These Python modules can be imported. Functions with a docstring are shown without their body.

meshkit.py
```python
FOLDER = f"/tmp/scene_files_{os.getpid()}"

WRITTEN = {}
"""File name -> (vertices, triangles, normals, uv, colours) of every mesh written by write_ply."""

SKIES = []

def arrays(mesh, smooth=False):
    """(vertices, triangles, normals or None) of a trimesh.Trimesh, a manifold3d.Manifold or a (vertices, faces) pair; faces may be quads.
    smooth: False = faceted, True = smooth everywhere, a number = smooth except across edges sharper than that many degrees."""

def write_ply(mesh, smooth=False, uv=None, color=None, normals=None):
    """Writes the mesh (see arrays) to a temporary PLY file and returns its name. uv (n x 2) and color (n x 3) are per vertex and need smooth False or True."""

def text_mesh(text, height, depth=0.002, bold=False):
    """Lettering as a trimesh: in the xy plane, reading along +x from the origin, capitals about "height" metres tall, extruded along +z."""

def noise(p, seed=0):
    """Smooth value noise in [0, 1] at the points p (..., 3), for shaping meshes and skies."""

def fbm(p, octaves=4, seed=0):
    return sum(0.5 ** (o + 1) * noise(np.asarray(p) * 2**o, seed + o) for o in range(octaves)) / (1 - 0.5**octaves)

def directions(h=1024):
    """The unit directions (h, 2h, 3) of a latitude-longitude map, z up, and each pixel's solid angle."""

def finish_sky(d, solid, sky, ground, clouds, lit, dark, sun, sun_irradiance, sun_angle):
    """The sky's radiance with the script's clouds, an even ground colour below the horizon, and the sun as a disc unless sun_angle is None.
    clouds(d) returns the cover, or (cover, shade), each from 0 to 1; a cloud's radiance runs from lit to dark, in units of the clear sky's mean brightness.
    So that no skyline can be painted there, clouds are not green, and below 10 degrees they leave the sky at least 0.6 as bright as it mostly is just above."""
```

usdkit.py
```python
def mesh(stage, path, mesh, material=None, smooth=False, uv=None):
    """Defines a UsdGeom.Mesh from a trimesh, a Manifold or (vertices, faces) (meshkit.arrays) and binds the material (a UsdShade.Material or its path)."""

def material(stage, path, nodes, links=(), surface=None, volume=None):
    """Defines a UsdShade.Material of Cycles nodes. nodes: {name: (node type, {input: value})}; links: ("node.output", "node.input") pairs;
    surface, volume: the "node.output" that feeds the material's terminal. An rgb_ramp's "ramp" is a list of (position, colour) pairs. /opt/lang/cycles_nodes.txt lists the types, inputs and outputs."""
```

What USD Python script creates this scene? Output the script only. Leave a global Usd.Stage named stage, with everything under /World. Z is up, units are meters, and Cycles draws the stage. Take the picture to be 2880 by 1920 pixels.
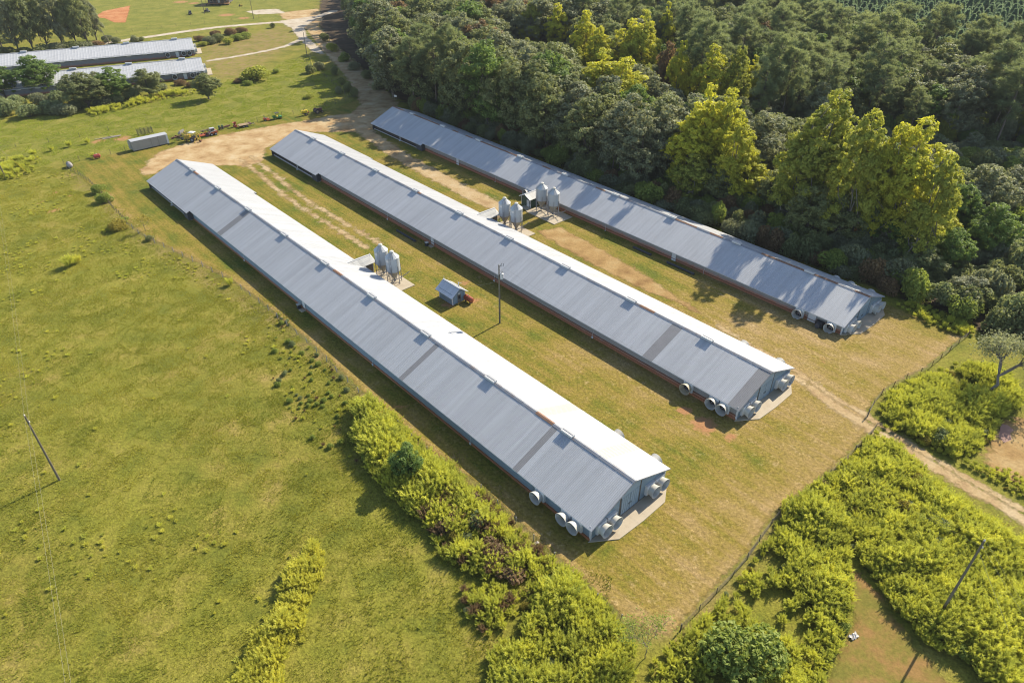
import math, random
import numpy as np
import trimesh, shapely
from shapely.geometry import Polygon, LineString, Point
from pxr import Usd, UsdGeom, UsdLux, UsdShade, Sdf, Gf, Vt
import usdkit, meshkit

stage = Usd.Stage.CreateInMemory()
UsdGeom.SetStageUpAxis(stage, "Z")
UsdGeom.SetStageMetersPerUnit(stage, 1.0)
UsdGeom.Xform.Define(stage, "/World")
UsdGeom.Scope.Define(stage, "/World/Looks")
PI = math.pi
rng = np.random.default_rng(7)
random.seed(7)

# ------------------------------------------------------------------ camera, sky, sun, exposure
CAM_H, PITCH, ROLL, FOCAL = 70.721, 0.6152, -0.00405, 1936.96 / 2880 * 36
EXPOSURE = 1.08
SKY_STRENGTH, SUN_INTENSITY = 0.105, 1.25
SUN_EL, SUN_AZ = math.radians(35.0), math.radians(45.5)     # azimuth clockwise from +y

cp, sp = math.cos(PITCH), math.sin(PITCH)
FW = np.array([0, cp, -sp]); R0 = np.array([1.0, 0, 0]); U0 = np.cross(R0, FW)
RT = math.cos(ROLL) * R0 + math.sin(ROLL) * U0
UP = -math.sin(ROLL) * R0 + math.cos(ROLL) * U0
cam = UsdGeom.Camera.Define(stage, "/World/camera")
m = Gf.Matrix4d(*RT, 0, *UP, 0, *(-FW), 0, 0, 0, CAM_H, 1)
cam.AddTransformOp().Set(m)
cam.CreateHorizontalApertureAttr(36.0)
cam.CreateVerticalApertureAttr(24.0)
cam.CreateFocalLengthAttr(FOCAL)
cam.CreateClippingRangeAttr((0.5, 20000.0))
cam.CreateExposureAttr(EXPOSURE)

dome = UsdLux.DomeLight.Define(stage, "/World/sky")
dome.GetPrim().SetCustomDataByKey("kind", "structure")
sky_m = usdkit.material(stage, "/World/Looks/sky", {
    "sky": ("sky_texture", {"sky_type": "single_scattering", "sun_disc": False, "sun_elevation": SUN_EL, "sun_rotation": SUN_AZ,
                            "air_density": 1.0, "aerosol_density": 1.0, "ozone_density": 1.0}),
    "bg": ("background_shader", {"strength": SKY_STRENGTH})}, [("sky.color", "bg.color")], surface="bg.background")
UsdShade.MaterialBindingAPI.Apply(dome.GetPrim()).Bind(sky_m)

sun = UsdLux.DistantLight.Define(stage, "/World/sun")
sun.CreateNormalizeAttr(True); sun.CreateIntensityAttr(SUN_INTENSITY); sun.CreateAngleAttr(0.53)
sun.CreateColorAttr(Gf.Vec3f(1.0, 0.90, 0.72))
SD = np.array([math.sin(SUN_AZ) * math.cos(SUN_EL), math.cos(SUN_AZ) * math.cos(SUN_EL), math.sin(SUN_EL)])
zx = SD; xx = np.cross([0, 0, 1.0], zx); xx /= np.linalg.norm(xx); yx = np.cross(zx, xx)
sun.AddTransformOp().Set(Gf.Matrix4d(*xx, 0, *yx, 0, *zx, 0, 0, 0, 300, 1))

# ------------------------------------------------------------------ survey helpers: a map reading (photo coordinates, 2352 wide) to a point of the level ground
S = 2880 / 2352
def G(px, py, z=0.0):
    d = FW + (px * S - 1440) / 1936.96 * RT - (py * S - 960) / 1936.96 * UP
    t = (z - CAM_H) / d[2]
    return np.array([d[0] * t, d[1] * t, z])
def GP(pts): return [tuple(G(*p)[:2]) for p in pts]
def GF(px, py, z=0.0): return G(px / S, py / S, z)          # the same for full-size photo coordinates

# ------------------------------------------------------------------ prims
used = {}
def unique(name, parent):
    k = (parent, name)
    n = used.get(k, 0); used[k] = n + 1
    return f"{parent}/{name}" if n == 0 else f"{parent}/{name}_{n:03d}"
def pth(p): return p if isinstance(p, str) else str(p.GetPath())
def data(p, **kw):
    for k, v in kw.items():
        if v: p.SetCustomDataByKey({"cat": "category"}.get(k, k), v)
    return p
def obj(name, mesh, mat, parent="/World", smooth=False, **kw):
    if isinstance(mesh, list): mesh = trimesh.util.concatenate(mesh)
    pr = usdkit.mesh(stage, unique(name, pth(parent)), mesh, mat, smooth=smooth).GetPrim()
    return data(pr, **kw)
def thing(name, label, cat, loc=(0, 0, 0), rotz=0.0, group=None, scale=None):
    x = UsdGeom.Xform.Define(stage, unique(name, "/World"))
    place(x, loc, rotz, scale)
    return data(x.GetPrim(), label=label, cat=cat, group=group)
def place(x, loc, rotz=0.0, scale=None):
    x.AddTranslateOp().Set(Gf.Vec3d(*map(float, loc)))
    x.AddRotateZOp().Set(float(math.degrees(rotz)))
    if scale is not None:
        x.AddScaleOp().Set(Gf.Vec3f(*(map(float, scale) if np.ndim(scale) else [float(scale)] * 3)))
def dup(proto, loc, rotz=0.0, scale=None, label=None, group=None, name=None, cat=None):
    x = UsdGeom.Xform.Define(stage, unique(name or proto.GetName().rstrip("0123456789").rstrip("_"), "/World"))
    p = x.GetPrim()
    p.GetReferences().AddInternalReference(proto.GetPath())
    p.SetInstanceable(True)
    xf = UsdGeom.Xformable(p)
    xf.SetXformOpOrder([])
    t = p.GetAttribute("xformOp:translate"); t.Set(Gf.Vec3d(*map(float, loc)))
    p.GetAttribute("xformOp:rotateZ").Set(float(math.degrees(rotz)))
    ops = ["xformOp:translate", "xformOp:rotateZ"]
    sc = p.GetAttribute("xformOp:scale")
    if not sc: sc = p.CreateAttribute("xformOp:scale", Sdf.ValueTypeNames.Float3)
    v = (1, 1, 1) if scale is None else (scale if np.ndim(scale) else (scale,) * 3)
    sc.Set(Gf.Vec3f(*map(float, v)))
    p.GetAttribute("xformOpOrder").Set(Vt.TokenArray(ops + ["xformOp:scale"]))
    return data(p, label=label, group=group, cat=cat)

# ------------------------------------------------------------------ materials
ALBEDO = 0.62            # one factor lowering base colours of everything built or trodden, balancing exposure against foliage
class NG:
    def __init__(s): s.nodes = {}; s.links = []; s.k = 0
    def __call__(s, kind, **inp):
        nm = f"n{s.k}"; s.k += 1; vals = {}
        for a, b in inp.items():
            if isinstance(b, str) and b[0] == "n" and "." in b: s.links.append((b, f"{nm}.{a}"))
            else: vals[a] = b
        s.nodes[nm] = (kind, vals); return nm
    def pos(s): return s("geometry") + ".position"
    def noise(s, vec, scale, detail=3, rough=0.55, **k):
        return s("noise_texture", vector=vec, scale=scale, detail=detail, roughness=rough, **k) + ".fac"
    def ramp(s, fac, stops): return s("rgb_ramp", fac=fac, ramp=stops) + ".color"
    def mix(s, fac, a, b, t="mix"): return s("mix_color", blend_type=t, fac=fac, a=a, b=b) + ".result"
    def math(s, t, a, b=0.5, c=0.0): return s("math", math_type=t, value1=a, value2=b, value3=c) + ".value"
    def lin(s, v, a, b, lo=0.0, hi=1.0): return s("map_range", value=v, from_min=a, from_max=b, to_min=lo, to_max=hi, clamp=True) + ".result"
    def attr(s, name): return s("attribute", attribute=name) + ".fac"
    def bump(s, h, strength, dist): return s("bump", height=h, strength=strength, distance=dist) + ".normal"
    def worn(s, c): return s.mix(1.0, c, (ALBEDO, ALBEDO, ALBEDO), "multiply")
    def done(s, name, surface): return usdkit.material(stage, "/World/Looks/" + name, s.nodes, s.links, surface=surface)

def plain(name, col, rough=0.6, metal=0.0, var=0.12, scale=2.0, spec=0.4, dirt=None, dirt_amt=0.4, objvar=0.0, coat=0.0):
    g = NG(); p = g.pos()
    n = g.noise(p, scale, 4)
    c = g.mix(n, tuple(np.array(col) * (1 - var)), tuple(np.minimum(1, np.array(col) * (1 + var))))
    if dirt is not None:
        d = g.lin(g.noise(p, scale * 0.6, 5, 0.65), 0.5, 0.75, 0, dirt_amt)
        c = g.mix(d, c, dirt)
    if objvar:
        r = g("object_info") + ".random"
        c = g("hsv", hue=0.5, saturation=1.0, value=g.lin(r, 0, 1, 1 - objvar, 1 + objvar), fac=1.0, color=c) + ".color"
    b = g("principled_bsdf", base_color=g.worn(c), roughness=rough, metallic=metal, specular_ior_level=spec)
    return g.done(name, b + ".BSDF")

M = {}
def galvanised():
    """weathered roofing: run-off streaks down the slope, faint blotches, each sheet a little different."""
    g = NG(); p = g.pos()
    q = g("mapping", vector=g("mapping", vector=p, rotation=(0, 0, -2.3), mapping_type="point") + ".vector", scale=(1.6, 0.07, 0.07), mapping_type="point") + ".vector"
    s = g.lin(g.noise(q, 1.0, 4, 0.65), 0.3, 0.7, 0.90, 1.07)
    r = g.lin(g("object_info") + ".random", 0, 1, 0.955, 1.035)
    f = g.math("multiply", s, r)
    c = g.mix(g.lin(g.noise(p, 0.3, 5, 0.65), 0.5, 0.78, 0, 0.35), (0.62, 0.635, 0.66), (0.52, 0.52, 0.52))
    c = g.mix(1.0, c, g("combine_color", r=f, g=f, b=f) + ".color", "multiply")
    return g.done("galvanised_roof", g("principled_bsdf", base_color=g.worn(c), roughness=0.55, metallic=0.12, specular_ior_level=0.4) + ".BSDF")
M["galv"] = galvanised()
M["galv_shade"] = plain("stained_roof", (0.36, 0.355, 0.36), 0.6, 0.15, 0.12, 0.9)  # discoloured grey sheets set among the galvanised ones
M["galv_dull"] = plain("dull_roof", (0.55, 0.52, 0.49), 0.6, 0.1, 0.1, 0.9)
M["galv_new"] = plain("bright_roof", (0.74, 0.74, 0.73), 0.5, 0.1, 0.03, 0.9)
M["ridge"] = plain("ridge_metal", (0.30, 0.32, 0.36), 0.5, 0.2, 0.2, 1.0, dirt=(0.25, 0.14, 0.08), dirt_amt=0.6)  # cap metal, darkened further to stand in for its thin shadow line
M["ridge_rust"] = plain("rusty_ridge", (0.30, 0.17, 0.11), 0.8, 0.1, 0.3, 1.5)
M["vent"] = plain("vent_metal", (0.60, 0.61, 0.62), 0.5, 0.2, 0.1, 2)
M["under"] = plain("roof_deck", (0.10, 0.085, 0.07), 0.9)
M["bluewall"] = plain("blue_wall", (0.25, 0.33, 0.39), 0.6, 0.0, 0.06, 1.0, objvar=0.04)
M["white"] = plain("white_paint", (0.74, 0.74, 0.73), 0.5, 0, 0.05, 2)
M["offwhite"] = plain("offwhite_fibreglass", (0.68, 0.66, 0.60), 0.45, 0, 0.08, 1.2, dirt=(0.42, 0.38, 0.28), dirt_amt=0.5, objvar=0.05)
M["tancone"] = plain("tan_fibreglass", (0.60, 0.52, 0.36), 0.6, 0, 0.15, 2.5, dirt=(0.36, 0.30, 0.2), dirt_amt=0.6)
M["dark"] = plain("dark_rubber", (0.025, 0.025, 0.027), 0.7)
M["black"] = plain("black_paint", (0.03, 0.03, 0.035), 0.5)
M["darkgrey"] = plain("dark_steel", (0.08, 0.08, 0.085), 0.6, 0.2)
M["grey"] = plain("grey_steel", (0.30, 0.30, 0.31), 0.6, 0.2, 0.15)
M["concrete"] = plain("concrete", (0.55, 0.47, 0.35), 0.9, 0, 0.12, 0.8, dirt=(0.36, 0.26, 0.17), dirt_amt=0.5)
M["wood"] = plain("weathered_wood", (0.24, 0.20, 0.15), 0.9, 0, 0.2, 3)
M["oldwood"] = plain("grey_boards", (0.42, 0.37, 0.30), 0.9, 0, 0.2, 3)
M["polewood"] = plain("pole_wood", (0.17, 0.145, 0.10), 0.9, 0, 0.2, 2)
M["green_paint"] = plain("green_wall", (0.05, 0.09, 0.06), 0.6)
M["pad"] = plain("cool_pad", (0.075, 0.06, 0.05), 0.95, 0, 0.3, 3, objvar=0.2)
M["red_tank"] = plain("red_tank", (0.40, 0.07, 0.05), 0.5, 0, 0.15, 2)
M["orange_tank"] = plain("orange_tank", (0.42, 0.10, 0.045), 0.55, 0, 0.15, 2, dirt=(0.28, 0.07, 0.03), dirt_amt=0.6)
M["yellow"] = plain("yellow_paint", (0.62, 0.40, 0.03), 0.5, 0, 0.1)
M["yellow_poly"] = plain("yellow_plastic", (0.80, 0.60, 0.03), 0.4, 0, 0.08)
M["orange"] = plain("orange_paint", (0.60, 0.13, 0.04), 0.5, 0, 0.12)
M["red"] = plain("red_paint", (0.45, 0.07, 0.04), 0.5, 0, 0.12)
M["green"] = plain("green_paint", (0.05, 0.26, 0.04), 0.45, 0, 0.1)
M["dkgreen"] = plain("dull_green_paint", (0.06, 0.14, 0.06), 0.6, 0, 0.1)
M["maroon"] = plain("faded_red_paint", (0.16, 0.06, 0.05), 0.6, 0, 0.15)
M["rust"] = plain("rust", (0.20, 0.09, 0.05), 0.9, 0, 0.25, 3)
M["deck"] = plain("trailer_deck", (0.40, 0.28, 0.16), 0.9, 0, 0.15, 2)
M["box"] = plain("van_side", (0.36, 0.33, 0.28), 0.7, 0, 0.07, 1, dirt=(0.28, 0.24, 0.19), dirt_amt=0.5)
M["boxroof"] = plain("van_roof", (0.58, 0.59, 0.62), 0.5, 0.2, 0.08, 1)
M["glass"] = plain("dark_glass", (0.03, 0.035, 0.04), 0.1, 0, 0.0, spec=0.6)
M["wire"] = plain("fence_wire", (0.22, 0.19, 0.16), 0.7, 0.3)
M["cable"] = plain("power_cable", (0.34, 0.31, 0.22), 0.6, 0.2)
M["alu"] = plain("aluminium", (0.6, 0.6, 0.62), 0.4, 0.5)
M["roofgreen"] = plain("dormer_roof", (0.60, 0.60, 0.58), 0.6, 0.1, 0.1, 3, objvar=0.12)
M["cloth"] = plain("pale_net", (0.36, 0.33, 0.32), 0.9, 0, 0.15, 4)
M["litter"] = plain("white_plastic", (0.75, 0.70, 0.65), 0.6, 0, 0.1)
M["brick"] = plain("porch_wall", (0.10, 0.09, 0.095), 0.8, 0, 0.2)
M["porch"] = plain("porch_boards", (0.42, 0.22, 0.09), 0.8, 0, 0.15)

def clay_wall(name, base, top=0.55, clay=(0.40, 0.14, 0.05)):
    """painted wall splashed with red clay along its foot (mud thrown up by rain)."""
    g = NG(); p = g.pos()
    z = g("separate_xyz", vector=p) + ".z"
    n = g.noise(p, 0.9, 4)
    h = g.math("multiply_add", n, 0.9, -0.45)
    zz = g.math("add", z, h)
    f = g.lin(zz, top - 0.25, top + 0.45, 1.0, 0.0)
    b = g.mix(g.noise(p, 1.5, 4), tuple(np.array(base) * 0.88), tuple(np.array(base) * 1.12))
    c = g.mix(g.math("multiply", f, 0.85), b, clay)
    return g.done(name, g("principled_bsdf", base_color=g.worn(c), roughness=0.85) + ".BSDF")
M["wall_blue_clay"] = clay_wall("side_wall_blue", (0.23, 0.31, 0.37), 0.25)
M["wall_grey_clay"] = clay_wall("side_wall_grey", (0.33, 0.32, 0.30), 0.7, (0.45, 0.14, 0.05))
M["wall_far"] = clay_wall("side_wall_far", (0.22, 0.22, 0.23), 0.5)
M["footing"] = clay_wall("footing", (0.40, 0.20, 0.11), 0.6, (0.42, 0.15, 0.06))
M["hopper"] = plain("bin_hopper", (0.40, 0.37, 0.30), 0.6, 0.15, 0.15, 1.0, dirt=(0.30, 0.24, 0.14), dirt_amt=0.7)
M["bin"] = plain("bin_steel", (0.50, 0.53, 0.55), 0.6, 0.15, 0.07, 1.5, objvar=0.04)

# ------------------------------------------------------------------ mesh helpers
def T(mesh, loc=(0, 0, 0), rz=0.0, rx=0.0, ry=0.0):
    m4 = trimesh.transformations.euler_matrix(rx, ry, rz, "sxyz"); m4[:3, 3] = loc
    mesh = mesh.copy(); mesh.apply_transform(m4); return mesh
def box(sx, sy, sz, at=(0, 0, 0), rz=0.0, rx=0.0, ry=0.0):      # centred in x, y; base at z
    b = trimesh.creation.box([sx, sy, sz])
    return T(b, (at[0], at[1], at[2] + sz / 2), rz, rx, ry)
def cyl(r, h, at=(0, 0, 0), axis="z", n=16, r2=None):
    r2 = r if r2 is None else r2
    prof = np.array([[0, 0], [r, 0], [r2, h], [0, h]]) if r > 0 else np.array([[0, 0], [r2, h], [0, h]])
    c = trimesh.creation.revolve(prof, sections=n)
    if axis == "x": c = T(c, ry=PI / 2)
    if axis == "y": c = T(c, rx=-PI / 2)
    return T(c, at)
def rev(prof, n=24): return trimesh.creation.revolve(np.array(prof, float), sections=n)
def tube(pts, r, n=6, r2=None):
    pts = np.asarray(pts, float); k = len(pts)
    rr = np.linspace(r, r if r2 is None else r2, k)
    tan = np.gradient(pts, axis=0); tan /= np.linalg.norm(tan, axis=1, keepdims=True) + 1e-12
    ref = np.where(np.abs(tan[:, 2:3]) > 0.9, [[1.0, 0, 0]], [[0, 0, 1.0]])
    a = np.cross(tan, ref); a /= np.linalg.norm(a, axis=1, keepdims=True); b = np.cross(tan, a)
    th = np.arange(n) / n * 2 * PI
    v = pts[:, None] + rr[:, None, None] * (np.cos(th)[None, :, None] * a[:, None] + np.sin(th)[None, :, None] * b[:, None])
    v = v.reshape(-1, 3); f = []
    for i in range(k - 1):
        for j in range(n):
            p, q = i * n + j, i * n + (j + 1) % n
            f += [[p, p + n, q], [q, p + n, q + n]]
    c0, c1 = len(v), len(v) + 1
    v = np.vstack([v, pts[0], pts[-1]])
    for j in range(n):
        f += [[c0, j, (j + 1) % n], [c1, (k - 1) * n + (j + 1) % n, (k - 1) * n + j]]
    return trimesh.Trimesh(v, f, process=False)
def bar(a, b, r, n=6): return tube([a, b], r, n)
def prism(poly, h, at=(0, 0, 0)):
    return T(trimesh.creation.extrude_polygon(Polygon(poly), h, engine="earcut"), at)
def side_prism(poly_xz, w, y0=None):
    """a profile in x, z extruded along y, centred."""
    e = trimesh.creation.extrude_polygon(Polygon(poly_xz), w, engine="earcut")
    e.vertices = e.vertices[:, [0, 2, 1]] * [1, 1, 1]; e.vertices[:, 1] -= w / 2
    e.invert()
    return e
def wheel(parent, r, w, at, hub=None):
    tyre = rev([[r * 0.55, -w / 2], [r * 0.9, -w / 2], [r, -w * 0.3], [r, w * 0.3], [r * 0.9, w / 2], [r * 0.55, w / 2], [r * 0.55, -w / 2]], 20)
    hubm = rev([[0, -w * 0.3], [r * 0.56, -w * 0.3], [r * 0.56, w * 0.3], [0, w * 0.3]], 16)
    o = obj("wheel", T(T(tyre, rx=PI / 2), at), M["dark"], parent)
    obj("hub", T(T(hubm, rx=PI / 2), at), hub or M["grey"], o)
    return o
def quads(c, du, dv):
    """n rhombic cards: centre c, half axes du, dv."""
    n = len(c)
    v = np.stack([c - du, c - dv, c + du, c + dv], 1).reshape(-1, 3)
    i = np.arange(n)[:, None] * 4
    f = np.concatenate([i + [0, 1, 2], i + [0, 2, 3]])
    return v, f
def join(parts):
    vs, fs, o = [], [], 0
    for v, f in parts:
        vs.append(v); fs.append(np.asarray(f) + o); o += len(v)
    return trimesh.Trimesh(np.vstack(vs), np.vstack(fs), process=False)
def unit(v): return v / (np.linalg.norm(v, axis=-1, keepdims=True) + 1e-12)

# ------------------------------------------------------------------ the houses' frames (near end of the ridge, heading of the ridge)
HOUSE = [((15.60, 61.14), 2.305, 0.19, -0.12), ((40.04, 83.65), 2.297, 0.08, -0.05), ((65.07, 106.47), 2.295, -0.42, -0.15)]
HLEN, HW, RISE, RIDGE = 155.0, 7.94, 3.25, 5.55
def hv(i, u, v, z=0.0):
    (x, y), a = HOUSE[i][0], HOUSE[i][1]
    return np.array([x + u * math.cos(a) - v * math.sin(a), y + u * math.sin(a) + v * math.cos(a), z])
def hp(i, u, v): return tuple(hv(i, u, v)[:2])

# ------------------------------------------------------------------ ground
def mask_of(pts, poly, fade):
    """1 inside the polygon, falling to 0 at its edge over fade metres."""
    inside = shapely.contains_xy(poly, pts[:, 0], pts[:, 1])
    d = np.zeros(len(pts))
    near = shapely.contains_xy(poly.buffer(0.01), pts[:, 0], pts[:, 1])
    d[near] = shapely.distance(shapely.points(pts[near, 0], pts[near, 1]), poly.boundary)
    return np.where(inside, np.clip(d / fade, 0, 1), 0)
def soft(pts, poly, fade):
    d = shapely.distance(shapely.points(pts[:, 0], pts[:, 1]), poly)
    inside = mask_of(pts, poly, fade)
    return np.clip(0.5 + 0.5 * inside - 0.5 * np.clip(d / fade, 0, 1), 0, 1)
def primvar(prim, name, val):
    UsdGeom.PrimvarsAPI(prim).CreatePrimvar(name, Sdf.ValueTypeNames.FloatArray, "vertex").Set(Vt.FloatArray.FromNumpy(np.asarray(val, np.float32)))
def sheet(name, poly, cell, layer, mat, fade, extra=None, **kw):
    x0, y0, x1, y1 = poly.bounds
    gx, gy = np.arange(x0 - cell, x1 + 2 * cell, cell), np.arange(y0 - cell, y1 + 2 * cell, cell)
    X, Y = np.meshgrid(gx, gy, indexing="ij"); p = np.stack([X.ravel(), Y.ravel()], 1)
    e = mask_of(p, poly, fade)
    nx, ny = len(gx), len(gy)
    i = (np.arange(nx - 1)[:, None] * ny + np.arange(ny - 1)).ravel()
    q = np.stack([i, i + ny, i + ny + 1, i + 1], 1)
    q = q[(e[q] > 0).any(1)]
    keep, inv = np.unique(q, return_inverse=True); q = inv.reshape(-1, 4)
    v = np.column_stack([p[keep], np.full(len(keep), 0.004 * layer)])
    pr = obj(name, (v, q), mat, kind="structure", **kw)
    primvar(pr, "edge", e[keep])
    for k, fn in (extra or {}).items(): primvar(pr, k, fn(p[keep]))
    return pr

def shade_fine(g, c, p, k=1.0):
    """fine mottling of blades and thatch."""
    f1 = g.lin(g.noise(p, 2.2, 5, 0.7), 0.3, 0.7, 1 - 0.38 * k, 1 + 0.30 * k)
    f2 = g.lin(g.noise(p, 6.0, 3, 0.7), 0.3, 0.7, 1 - 0.25 * k, 1 + 0.22 * k)
    f = g.math("multiply", f1, f2)
    return g.mix(1.0, c, g("combine_color", r=f, g=f, b=f) + ".color", "multiply")
def grass_field():
    g = NG(); p = g.pos()
    n1, n2 = g.noise(p, 0.035, 4, 0.6), g.noise(p, 0.16, 5, 0.62)
    a = g.ramp(n2, [(0.28, (0.13, 0.15, 0.022)), (0.43, (0.20, 0.205, 0.03)), (0.57, (0.28, 0.25, 0.045)), (0.72, (0.40, 0.30, 0.10))])
    b = g.ramp(n2, [(0.28, (0.15, 0.175, 0.025)), (0.48, (0.26, 0.255, 0.035)), (0.72, (0.34, 0.30, 0.06))])
    c = g.mix(g.lin(n1, 0.4, 0.6), b, a)
    lush = g.ramp(n2, [(0.3, (0.17, 0.195, 0.03)), (0.55, (0.26, 0.262, 0.045)), (0.75, (0.34, 0.30, 0.08))])
    c = g.mix(g.attr("mead"), c, lush)
    dry = g.ramp(n2, [(0.35, (0.30, 0.24, 0.08)), (0.65, (0.36, 0.25, 0.12))])
    c = g.mix(g.math("multiply", g.attr("dry"), g.lin(g.noise(p, 0.5, 4), 0.35, 0.6)), c, dry)
    c = shade_fine(g, c, p, 1.15)
    bare = g.lin(g.math("add", g.attr("bare"), g.math("multiply_add", g.noise(p, 0.8, 5, 0.7), 0.9, -0.45)), 0.45, 0.62)
    c = g.mix(bare, c, g.mix(g.noise(p, 1.2, 4), (0.42, 0.20, 0.08), (0.46, 0.29, 0.14)))
    h = g.math("add", g.math("multiply", g.noise(p, 0.9, 3, 0.5), 0.35), g.math("multiply", g.noise(p, 3.2, 4, 0.65), 0.75))
    return g.done("grass_field", g("principled_bsdf", base_color=g.worn(c), roughness=0.95, specular_ior_level=0.1, normal=g.bump(h, 0.8, 0.2)) + ".BSDF")
def lawn_mat():
    g = NG(); p = g.pos()
    q = g("mapping", vector=g("mapping", vector=p, rotation=(0, 0, -2.3), mapping_type="point") + ".vector", scale=(0.05, 0.8, 1.0), mapping_type="point") + ".vector"
    streak = g.noise(q, 1.0, 4, 0.6)
    n2 = g.noise(p, 0.12, 5, 0.65)
    t = g.math("add", g.math("multiply", n2, 0.62), g.math("multiply", streak, 0.38))
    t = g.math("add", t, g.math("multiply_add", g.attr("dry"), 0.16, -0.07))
    c = g.ramp(t, [(0.34, (0.13, 0.165, 0.020)), (0.44, (0.23, 0.205, 0.03)), (0.53, (0.31, 0.235, 0.05)), (0.62, (0.37, 0.265, 0.088)), (0.74, (0.45, 0.315, 0.145))])
    straw = g.lin(g.noise(p, 0.55, 5, 0.72), 0.57, 0.70, 0, 0.75)
    c = g.mix(g.math("multiply", straw, g.lin(g.attr("dry"), 0.0, 1.0, 0.25, 1.0)), c, (0.50, 0.37, 0.19))
    c = shade_fine(g, c, p, 1.15)
    sp = g.lin(g.noise(p, 1.6, 5, 0.75), 0.58, 0.66, 0, 0.55)
    c = g.mix(g.math("multiply", sp, g.lin(g.attr("dry"), 0.0, 1.0, 0.3, 1.0)), c, (0.52, 0.40, 0.22))
    clay = g.lin(g.math("add", g.attr("clay"), g.math("multiply_add", g.noise(p, 0.55, 5, 0.7), 1.1, -0.55)), 0.45, 0.65)
    c = g.mix(clay, c, g.mix(g.noise(p, 0.9, 4), (0.38, 0.17, 0.075), (0.52, 0.30, 0.14)))
    h = g.math("add", g.noise(p, 2.2, 4, 0.65), g.math("multiply", g.noise(p, 0.5, 3), 0.8))
    b = g("principled_bsdf", base_color=g.worn(c), roughness=0.95, specular_ior_level=0.1, normal=g.bump(h, 0.7, 0.16)) + ".BSDF"
    a = g.lin(g.math("add", g.attr("edge"), g.math("multiply_add", g.noise(p, 0.7, 5, 0.7), 1.2, -0.6)), 0.25, 0.5)
    return g.done("lawn", g("mix_closure", fac=a, closure1=g("transparent_bsdf") + ".BSDF", closure2=b) + ".closure")
def dirt_mat(name, stops, grass=0.5, rut=0.0):
    g = NG(); p = g.pos()
    n = g.noise(p, 0.22, 5, 0.62)
    c = g.ramp(n, stops)
    f = g.lin(g.noise(p, 2.5, 5, 0.7), 0.3, 0.7, 0.78, 1.2)
    c = g.mix(1.0, c, g("combine_color", r=f, g=f, b=f) + ".color", "multiply")
    tufts = g.lin(g.noise(p, 1.1, 5, 0.75), 0.60, 0.68, 0, grass)
    c = g.mix(tufts, c, (0.23, 0.20, 0.05))
    b = g("principled_bsdf", base_color=g.worn(c), roughness=0.95, specular_ior_level=0.1, normal=g.bump(g.noise(p, 3.0, 5, 0.7), 0.5, 0.08)) + ".BSDF"
    a = g.lin(g.math("add", g.attr("edge"), g.math("multiply_add", g.noise(p, 0.45, 6, 0.72), 1.7, -0.85)), 0.12, 0.42)
    return g.done(name, g("mix_closure", fac=a, closure1=g("transparent_bsdf") + ".BSDF", closure2=b) + ".closure")
M["field"] = grass_field(); M["lawn"] = lawn_mat()
M["sand"] = dirt_mat("sandy_dirt", [(0.3, (0.36, 0.22, 0.10)), (0.45, (0.50, 0.34, 0.17)), (0.6, (0.60, 0.45, 0.25)), (0.75, (0.66, 0.54, 0.36))], 0.7)
M["gravel"] = dirt_mat("gravel", [(0.3, (0.45, 0.36, 0.26)), (0.5, (0.60, 0.52, 0.41)), (0.7, (0.68, 0.61, 0.50))], 0.2)
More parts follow.
